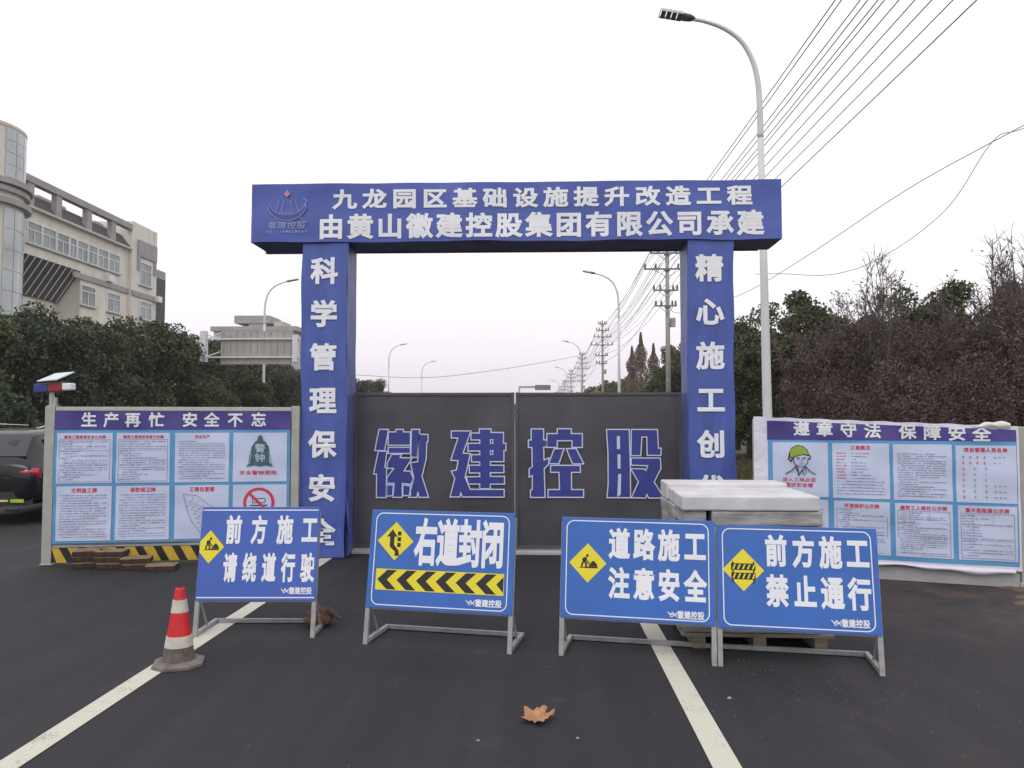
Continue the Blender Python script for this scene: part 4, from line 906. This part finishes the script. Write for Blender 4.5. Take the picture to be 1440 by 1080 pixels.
for z0 in (4, 8):
    for y0, y1 in ((59.5, 61.5), (63, 65), (66.8, 69.0), (70.9, 73.2), (76.2, 78.6)): window(y0, y1, z0, z0+1.9, 2, .3, FX if y0 < 74 else FX+.35)
bb('string_course', FX+.01, FX+.16, 65.5, 74.58, 14.0, 14.5, M_walld); bb('string_course', FX+.36, FX+.5, 74.62, 79.6, 13.9, 14.4, M_walld)
bb('balcony_shade_plate', FX+.11, FX+.2, 79.8, 81.9, 12.2, 16.6, mat('recess_shade', (.06, .06, .065), .7)); bb('balcony_shade_plate', FX+.11, FX+.2, 79.8, 81.9, 8, 11.6, MATS['recess_shade'])  # flat dark plates on the wing; balcony recess shade is put into their colour
for y, z in ((79.0, 13.9), (70.6, 14.55)):
    bb('air_conditioner', FX+.02 if y < 74 else FX+.52, FX+.42 if y < 74 else FX+.9, y, y+.85, z, z+.6, M_frame)
# slanted glazed canopy under the window band
cn = bpy.data.objects.new('slanted_canopy', None); C.objects.link(cn); cn.parent = bd
b = MB(); b.add([(FX+.0, 58.6, 14.69), (FX+.0, 66.69, 14.69), (FX-1.9, 66.69, 11.9), (FX-1.9, 58.6, 11.9)], [(0, 3, 2, 1)]); b.build('canopy_glass', mat('canopy_dark', (.045, .04, .05), .35, var=.3), cn)
for k in range(10):
    y = 58.9+k*.82; b = MB(); b.bar((FX+.03, y, 14.66), (FX-1.85, y, 11.9), .04, n=4); b.build('canopy_rib', M_frame, cn)
# stair tower
tw = bpy.data.objects.new('stair_tower', None); C.objects.link(tw); tw.parent = bd
TC = (-41.6, 55.2); TR = 3.5
b = MB(); b.lathe([(TR, 0), (TR, 22.85), (TR+.06, 22.9), (TR+.06, 23.1), (TR-.3, 23.12)], 64, c=(*TC, 0)); b.build('tower_wall', mat('tower_tile', (.68, .64, .55), .7, var=.08, scale=.5), tw, smooth=False)
for r_, z0, z1 in ((TR+.55, 18.6, 19.0), (TR+.35, 18.1, 18.45), (TR+.45, 17.2, 17.6)): b = MB(); b.lathe([(TR, z0), (r_, z0), (r_, z1), (TR, z1)], 64, c=(*TC, 0)); b.build('ring_band', M_walld, tw)
va = math.atan2(-TC[1], -TC[0])   # towards the viewer
edges_ = [va+R(a) for a in (36, 52, 68, 84, 100)]
for a0, a1 in zip(edges_[:-1], edges_[1:]):
    for z0, z1 in [(19.25+k*.9, 19.25+k*.9+.87) for k in range(4)]+[(2+k*1.5, 3.46+k*1.5) for k in range(10)]:
        b = MB(); b.grid(lambda u, v: (TC[0]+(TR+.04)*math.cos(a0+.01+(a1-a0-.02)*u), TC[1]+(TR+.04)*math.sin(a0+.01+(a1-a0-.02)*u), z0+v*(z1-z0)), 4, 1); b.build('glass_panel', M_glassT, tw)
# far grey building
fb = thing('far_building', 'low grey roofed building far behind the gantry sign', 'building', (-46.5, 120, 0))
for nm_, a in (('wall', (-4, 8.5, 0, 8, 0, 15.6)), ('roof', (-4.4, 9.2, -.4, 8.4, 15.6, 16.3)), ('upper_roof', (-1.0, 4.6, .5, 6, 16.9, 18.1)), ('roof_house', (1.2, 3.9, .8, 5, 16.3, 16.95)), ('roof_house', (5.2, 6.6, .8, 5, 16.3, 17.2))):
    b = MB(); b.box(*a); b.build(nm_, M_walld if 'roof' in nm_ and nm_ != 'roof_house' else mat('far_wall', (.5, .46, .44), .8), fb)
for k in range(5): b = MB(); b.box(-3+k*2.4, -1.6+k*2.4, -.03, 0, 12.4, 14.2); b.build('window', M_pane, fb)

# ================================================================== VEGETATION
def leaves_mesh(name, cen, nor_up, size, mats, midx=None, aspect=1.6):
    n = len(cen); a = rng.normal(size=(n, 3)); a /= np.linalg.norm(a, axis=1)[:, None]
    b_ = rng.normal(size=(n, 3)); b_ -= (b_*a).sum(1)[:, None]*a; b_ /= np.linalg.norm(b_, axis=1)[:, None]
    sz = size*(.6+.8*rng.random(n))[:, None]
    v = np.stack([cen-a*sz*aspect/2, cen+b_*sz/2, cen+a*sz*aspect/2, cen-b_*sz/2], 1).reshape(-1, 3)
    me = bpy.data.meshes.new(name); me.vertices.add(4*n); me.vertices.foreach_set('co', v.ravel().astype(np.float32))
    me.loops.add(4*n); me.loops.foreach_set('vertex_index', np.arange(4*n, dtype=np.int32)); me.polygons.add(n)
    me.polygons.foreach_set('loop_start', np.arange(0, 4*n, 4, dtype=np.int32)); me.polygons.foreach_set('loop_total', np.full(n, 4, np.int32))
    for m in mats: me.materials.append(m)
    if midx is not None: me.polygons.foreach_set('material_index', midx.astype(np.int32))
    me.update(); me.validate()
    at = me.attributes.new('tint', 'FLOAT', 'FACE'); at.data.foreach_set('value', rng.random(n).astype(np.float32))
    return me
def crown_pts(seed, rx, rz, zc, ncl, nl, clr=.34, low=.0, taper=0):
    r = np.random.default_rng(seed); d = r.normal(size=(ncl, 3)); d /= np.linalg.norm(d, axis=1)[:, None]
    rad = r.uniform(.35, 1.0, ncl)**.6; cc = d*rad[:, None]*np.array([rx, rx, rz])
    if taper: k = 1-taper*(cc[:, 2]/rz+1)/2; cc[:, 0] *= k; cc[:, 1] *= k
    cr0 = rx*clr*r.uniform(.6, 1.25, ncl); i = r.integers(0, ncl, nl)
    e = r.normal(size=(nl, 3)); e /= np.linalg.norm(e, axis=1)[:, None]; q = r.random(nl)**.45
    return cc[i]+e*(cr0[i]*q)[:, None]*np.array([1, 1, .8])+np.array([0, 0, zc]), cc+np.array([0, 0, zc])
def make_tree(name, label, group, seed, H_, rx, nl, lsz, mats, low=.12, ncl=60, taper=.25, p2=0, cat='tree'):
    t = thing(name, label, cat, (0, 0, 0), 0, group)
    z0 = H_*low; rz = (H_-z0)/2*.93; zc = z0+rz
    P, cc = crown_pts(seed, rx, rz, zc, ncl, nl, taper=taper)
    mi = (rng.random(len(P)) < p2).astype(int) if len(mats) > 1 else None
    me = leaves_mesh('crown', P, 0, lsz, mats, mi); o = bpy.data.objects.new('crown', me); C.objects.link(o); o.parent = t
    b = MB(); th_ = H_*.018+.05; b.tube([(0, 0, 0), (.05, 0, H_*.25), (-.03, .05, H_*.5), (.02, 0, H_*.8)], [th_, th_*.8, th_*.55, th_*.2], 8)
    for c_ in cc[:14]: b.tube([(0, 0, H_*.22), tuple(c_*np.array([.5, .5, .8])), tuple(c_)], [th_*.45, th_*.3, th_*.12], 5)
    b.build('trunk', M_bark, t, smooth=True)
    return t
def make_bare(label, group, seed, H_, spread, nl, mats, p2=.2, cat='tree', lsz=.075):
    t = thing('bare_brown_tree', label, cat, (0, 0, 0), 0, group); r = random.Random(seed); b = MB(); pts = []
    for s_ in range(9):
        a = r.uniform(0, 6.28); sp = r.uniform(.2, 1)*spread; h = H_*r.uniform(.72, 1.04)
        P = [Vector((.15*math.cos(a), .15*math.sin(a), 0))]
        for k in range(1, 8):
            f = k/7; P.append(Vector((math.cos(a)*sp*f**1.2+r.uniform(-.1, .1), math.sin(a)*sp*f**1.2+r.uniform(-.1, .1), h*f)))
        b.tube(P, [.05*(1-.85*k/7) for k in range(8)], 4)
        for k in range(1, 8):
            for _ in range(5):
                q0 = P[k-1].lerp(P[k], r.random()); aa = r.uniform(0, 6.28); ln = r.uniform(.45, 1.15)*(1.15-k/10)
                d = Vector((math.cos(aa)*.55, math.sin(aa)*.55, r.uniform(.5, 1.1))).normalized(); q1 = q0+d*ln*.5; q2 = q1+(d+Vector((r.uniform(-.3, .3), r.uniform(-.3, .3), .25))).normalized()*ln*.5
                b.tube([q0, q1, q2], [.014, .010, .004], 3); pts += [(q0, q1), (q1, q2)]
                for _ in range(2):
                    w0 = q0.lerp(q2, r.random()); d3 = Vector((r.uniform(-1, 1), r.uniform(-1, 1), r.uniform(.1, 1))).normalized(); w1 = w0+d3*r.uniform(.2, .45); b.tube([w0, w1], [.006, .003], 3); pts.append((w0, w1))
    b.build('branches', M_twig, t)
    A = np.array([p[0][:] for p in pts]); B = np.array([p[1][:] for p in pts]); g_ = np.random.default_rng(seed)
    i = g_.integers(0, len(A), nl); f = g_.random(nl)[:, None]; P = A[i]*(1-f)+B[i]*f+g_.normal(size=(nl, 3))*.07
    keep = g_.random(nl) < np.clip(1.35-1.5*P[:, 2]/H_, .05, 1); P = P[keep]
    me = leaves_mesh('dry_leaves', P, 0, lsz, mats, (g_.random(len(P)) < p2).astype(int), 3.2); o = bpy.data.objects.new('dry_leaves', me); C.objects.link(o); o.parent = t
    return t

GL = 'dark evergreen trees along the left side of the road'
tl = [make_tree('evergreen_tree', '', GL, 11, 7.0, 2.6, 38000, .095, [M_leafG, M_leafO], .10, 70, .25, .08),
      make_tree('evergreen_tree', '', GL, 12, 6.9, 2.5, 38000, .095, [M_leafD, M_leafG], .10, 60, .15, .4),
      make_tree('evergreen_tree', '', GL, 13, 7.2, 2.4, 36000, .095, [M_leafG, M_leafD], .10, 50, .35, .3)]
left = [(-21.0, 27.2, .98), (-20.2, 31.0, .95), (-20.6, 35.0, .96), (-20.0, 39.4, 1.04), (-20.5, 43.6, 1.05), (-20.6, 48.0, 1.06), (-20.4, 53, 1.0), (-20.6, 58.5, .98), (-20.4, 65, .92), (-20.6, 72, .98), (-20.2, 80, .97), (-19.8, 93, 1.02),
        (-25.0, 31, 1.08), (-25, 37, 1.05), (-25, 43, 1.05), (-25, 50, 1.04), (-25.5, 58, 1.08), (-26, 67, 1.08), (-26.5, 78, 1.15), (-27, 90, 1.1), (-17.3, 46.2, .66), (-17.6, 41.5, .60)]
lab_left = ['leftmost evergreen tree, in front of the round tower', 'evergreen tree before the slanted canopy of the office block, front row', 'evergreen tree behind the solar lamp post, front row', 'evergreen tree below the office block end bay, front row', 'evergreen tree between the office block and the gantry sign, front row',
            'evergreen tree directly left of the gantry sign frame', 'evergreen tree under the gantry sign, left part', 'evergreen tree under the gantry sign, right part', 'far evergreen tree just left of the gateway pillar', 'far evergreen tree hidden partly by the left gateway pillar', 'farther evergreen tree behind the left gateway pillar', 'round evergreen tree seen inside the gateway beside the left pillar']
for i, (x, y, s_) in enumerate(left):
    src = tl[i % 3]; lb = lab_left[i] if i < 12 else f'{("first", "second", "third", "fourth", "fifth", "sixth", "seventh", "eighth", "ninth", "tenth")[i-12]} evergreen tree from the left in the back row under the office block' if i < 20 else ('small round tree at the kerb hiding the lamp foot' if i == 20 else 'small round tree at the kerb left of the lamp foot')
    if i < 3: o = src; o.location = (x, y, .05); o.scale = (s_,)*3; o['label'] = lb
    else: o = copy_tree(src, (x, y, .05), random.uniform(0, 6), s_, label=lb)
# bluish bush mass / hedge under left trees
def hedge(name, label, x0, x1, y0, y1, h, nl, mats, lsz=.13, skew=0, asp=1.6):
    r = np.random.default_rng(5+int(abs(x0)*10)); P = np.stack([r.uniform(x0, x1, nl), r.uniform(y0, y1, nl), r.random(nl)**.7], 1); P[:, 0] += (P[:, 1]-y0)*skew
    P[:, 2] *= h*(.8+.2*np.sin(P[:, 1]*1.7)+.15*np.sin(P[:, 1]*4.3+P[:, 0]*3))
    me = leaves_mesh(name, P, 0, lsz, mats, (r.random(nl) < .3).astype(int), asp); o = bpy.data.objects.new(name, me); C.objects.link(o); tag(o, label, 'hedge', None, None); return o
hedge('hedge', 'long dark hedge filling the ground below the left evergreen trees', -19.6, -18.2, 22, 100, 2.6, 110000, [M_leafD, M_leafG], .13)

# right side
GR = 'bare brown trees behind the right hoarding'
br = [make_bare('', GR, 21, 5.2, 1.5, 42000, [M_leafB, M_leafR], .22, lsz=.034), make_bare('', GR, 22, 5.3, 1.3, 42000, [M_leafB, M_leafR], .12, lsz=.034), make_bare('', GR, 23, 5.6, 1.6, 42000, [M_leafB, M_leafG], .25, lsz=.036)]
bt = []
ORD = ('first', 'second', 'third', 'fourth', 'fifth', 'sixth', 'seventh', 'eighth', 'ninth', 'tenth')
for i in range(9): bt.append((8.6+i*.80, 24.6-i*.62, (.95, .99, .93, 1.0, .94, .98, .93, .99, 1.0)[i]))
for i in range(9): bt.append((9.6+i*.95, 26.4-i*.45, (1.02, 1.04, .98, 1.05, 1.0, 1.06, 1.0, 1.05, 1.04)[i]))
for i in range(8): bt.append((11.0+i*1.05, 28.0-i*.25, 1.06+.01*i))
for i, (x, y, s_) in enumerate(bt):
    row = 'front' if i < 9 else ('middle' if i < 18 else 'back'); k = i % 9 if i < 18 else i-18
    lb = f'bare brown tree in the {row} row behind the right hoarding, {ORD[k]} from the left'
    if row == 'front' and k in (0,): lb = 'bare brown tree in the front row right beside the tall street lamp'
    if i < 3: o = br[i]; o.location = (x, y, .05); o.scale = (s_,)*3; o.rotation_euler = (0, 0, i); o['label'] = lb
    else: o = copy_tree(br[i % 3], (x, y, .05), random.uniform(0, 6), s_*random.uniform(.94, 1.06), label=lb)
hedge('dry_hedge', 'dense brown undergrowth below the bare trees on the right', 8.2, 9.6, 16, 27, 2.7, 130000, [M_leafB, M_leafR], .034, 0, 2.6)
hedge('dry_hedge', 'dense brown undergrowth at the right edge behind the hoarding', 10.0, 18.0, 20.2, 21.8, 3.2, 190000, [M_leafB, M_leafD], .034, 0, 2.6)
GE = 'evergreen trees on the right side of the road'
tr = [make_tree('evergreen_tree', 'leafy green tree just right of the right gateway pillar, behind the street lamp', GE, 31, 7.2, 1.9, 26000, .09, [M_leafG, M_leafD], .10, 45, .3, .3),
      make_tree('evergreen_tree', 'rounded green tree right of the street lamp, top left of the brown trees', GE, 32, 6.6, 1.9, 26000, .085, [M_leafG, M_leafO], .12, 50, .2, .2)]
tr[0].location = (9.9, 35.5, 0); tr[1].location = (9.4, 27.6, 0); tr[1].scale = (.97,)*3
for x, y, s_, lb in ((8.3, 31.0, .80, 'smaller green tree between the street lamp and the right pillar'), (13.6, 26.2, .98, 'dark green tree rising among the brown trees, centre right'), (12.2, 28.0, .90, 'green tree top behind the brown trees under the branch cables'), (16.4, 27, 1.0, 'tall dark tree at the right picture edge behind the brown trees'),
                   (10.6, 42.0, 1.02, 'green tree far behind the right pillar'), (9.4, 50.0, 1.06, 'green tree inside the gateway touching the right pillar, taller'), (9.6, 56.0, 1.10, 'green tree inside the gateway left of the right pillar, middle'), (10.9, 64.0, 1.0, 'green tree inside the gateway, lower and farther left'), (11.8, 60, 1.15, 'green tree behind the trees beside the utility pole')):
    copy_tree(tr[random.randint(0, 1)], (x, y, 0), random.uniform(0, 6), s_, label=lb)
SP = 'tall sparse twiggy trees standing out above the brown trees'
st0 = make_bare('tall sparse twiggy tree above the brown trees, right of the lamp', SP, 51, 6.1, .75, 5200, [M_leafB, M_leafG], .3, lsz=.032); st0['label'] = 'tall sparse twiggy tree above the brown trees, nearest the lamp'
st0.location = (9.9, 22.6, .1)
copy_tree(st0, (12.6, 21.2, .1), 2, 1.0, label='tall sparse twiggy tree above the brown trees, second from the right'); copy_tree(st0, (13.4, 21.6, .1), 4, 1.07, label='tall sparse twiggy tree above the brown trees, at the right edge')
# conifers inside gate
def make_con(label, mats, H_, seed):
    t = thing('conifer_tree', label, 'tree', (0, 0, 0), 0, 'thin rusty conifers far inside the gateway')
    r = np.random.default_rng(seed); n = 6500; z = r.random(n)**1.0; rad = (1-z)**.9*3.0*(.75+.25*np.sin(z*26))*r.random(n)**.6; a = r.uniform(0, 6.28, n)
    P = np.stack([rad*np.cos(a), rad*np.sin(a), .8+z*(H_-.8)], 1)
    me = leaves_mesh('crown', P, 0, .13, mats, (r.random(n) < .25).astype(int)); o = bpy.data.objects.new('crown', me); C.objects.link(o); o.parent = t
    b = MB(); b.tube([(0, 0, 0), (0, 0, H_)], [.18, .02], 6); b.build('trunk', M_bark, t); return t
c0 = make_con('tall pointed rusty conifer inside the gateway left of the green trees', [mat('foliage_pale_rust', (.24, .17, .14), .8, tint=.4), M_leafO], 11.2, 4); c0.location = (11.2, 85, 0)
for x, y, s_, lb in ((10.0, 83, .85, 'shorter rusty conifer left of the tall pointed one'), (13.0, 88, .92, 'rusty conifer partly behind the green trees inside the gateway')): copy_tree(c0, (x, y, 0), 1, s_, label=lb)
# low far trees
FAR = 'low far trees near the vanishing point'
ft = make_tree('far_tree', 'low olive tree beyond the lamp inside the gateway', FAR, 41, 6.0, 3.4, 5000, .3, [M_leafO, M_leafG], .05, 30, .1, .4); ft.location = (10.8, 96, 0); ft.scale = (1.2,)*3
for i, (x, y, s_) in enumerate(((10.8, 106, 1.15), (11.2, 116, 1.25), (11.5, 130, 1.3), (11.5, 145, 1.3), (12, 162, 1.45), (12, 182, 1.5), (12, 205, 1.6), (12, 230, 1.75), (12, 260, 1.9), (13, 300, 2.1), (-4.0, 330, 2.0), (-1.0, 345, 1.75), (2, 350, 1.6), (-7, 350, 1.5), (-21, 108, .75))):
    copy_tree(ft, (x, y, 0), i, s_, label=f'low far tree right of the vanishing point, {("nearest", "second", "third", "fourth", "fifth", "sixth", "seventh", "eighth", "ninth", "farthest")[i]} of its row' if i < 10 else (f'{("tallest", "second", "rightmost", "leftmost")[i-10]} small dark far tree below the far gantry' if i < 14 else 'low far tree beside the left pillar inside the gateway'))
# grass on the right verge
n = 26000; gx = rng.uniform(5.0, 10.5, n); gy = rng.uniform(9.0, 36, n)**1.0; hh = rng.uniform(.06, .22, n); a = rng.uniform(0, 6.28, n)
z0 = np.full(n, .02); w2 = .008+.0006*gy
v = np.stack([np.stack([gx-np.cos(a)*w2, gy-np.sin(a)*w2, z0], 1), np.stack([gx+np.cos(a)*w2, gy+np.sin(a)*w2, z0], 1), np.stack([gx+rng.normal(size=n)*.05, gy+rng.normal(size=n)*.05, hh], 1)], 1).reshape(-1, 3)
me = bpy.data.meshes.new('grass'); me.from_pydata(v.tolist(), [], np.arange(3*n).reshape(-1, 3).tolist()); me.materials.append(M_leafO)
o = bpy.data.objects.new('grass', me); C.objects.link(o); o['kind'] = 'stuff'; o['label'] = 'rough yellow green grass on the verge right of the road'; o['category'] = 'grass'

# thin air haze
hz = MB(); hz.box(-560, 560, -40, 1200, -1.2, 27); m = bpy.data.materials.new('haze_air'); m.use_nodes = True; t_ = m.node_tree; t_.nodes.clear()
o_ = t_.nodes.new('ShaderNodeOutputMaterial'); pv = t_.nodes.new('ShaderNodeVolumePrincipled'); pv.inputs['Density'].default_value = .0006; pv.inputs['Color'].default_value = (.93, .91, .95, 1); t_.links.new(pv.outputs[0], o_.inputs['Volume'])
o = hz.build('haze', m); o['kind'] = 'stuff'; o['label'] = 'thin pale haze in the air over the road'; o['category'] = 'haze'
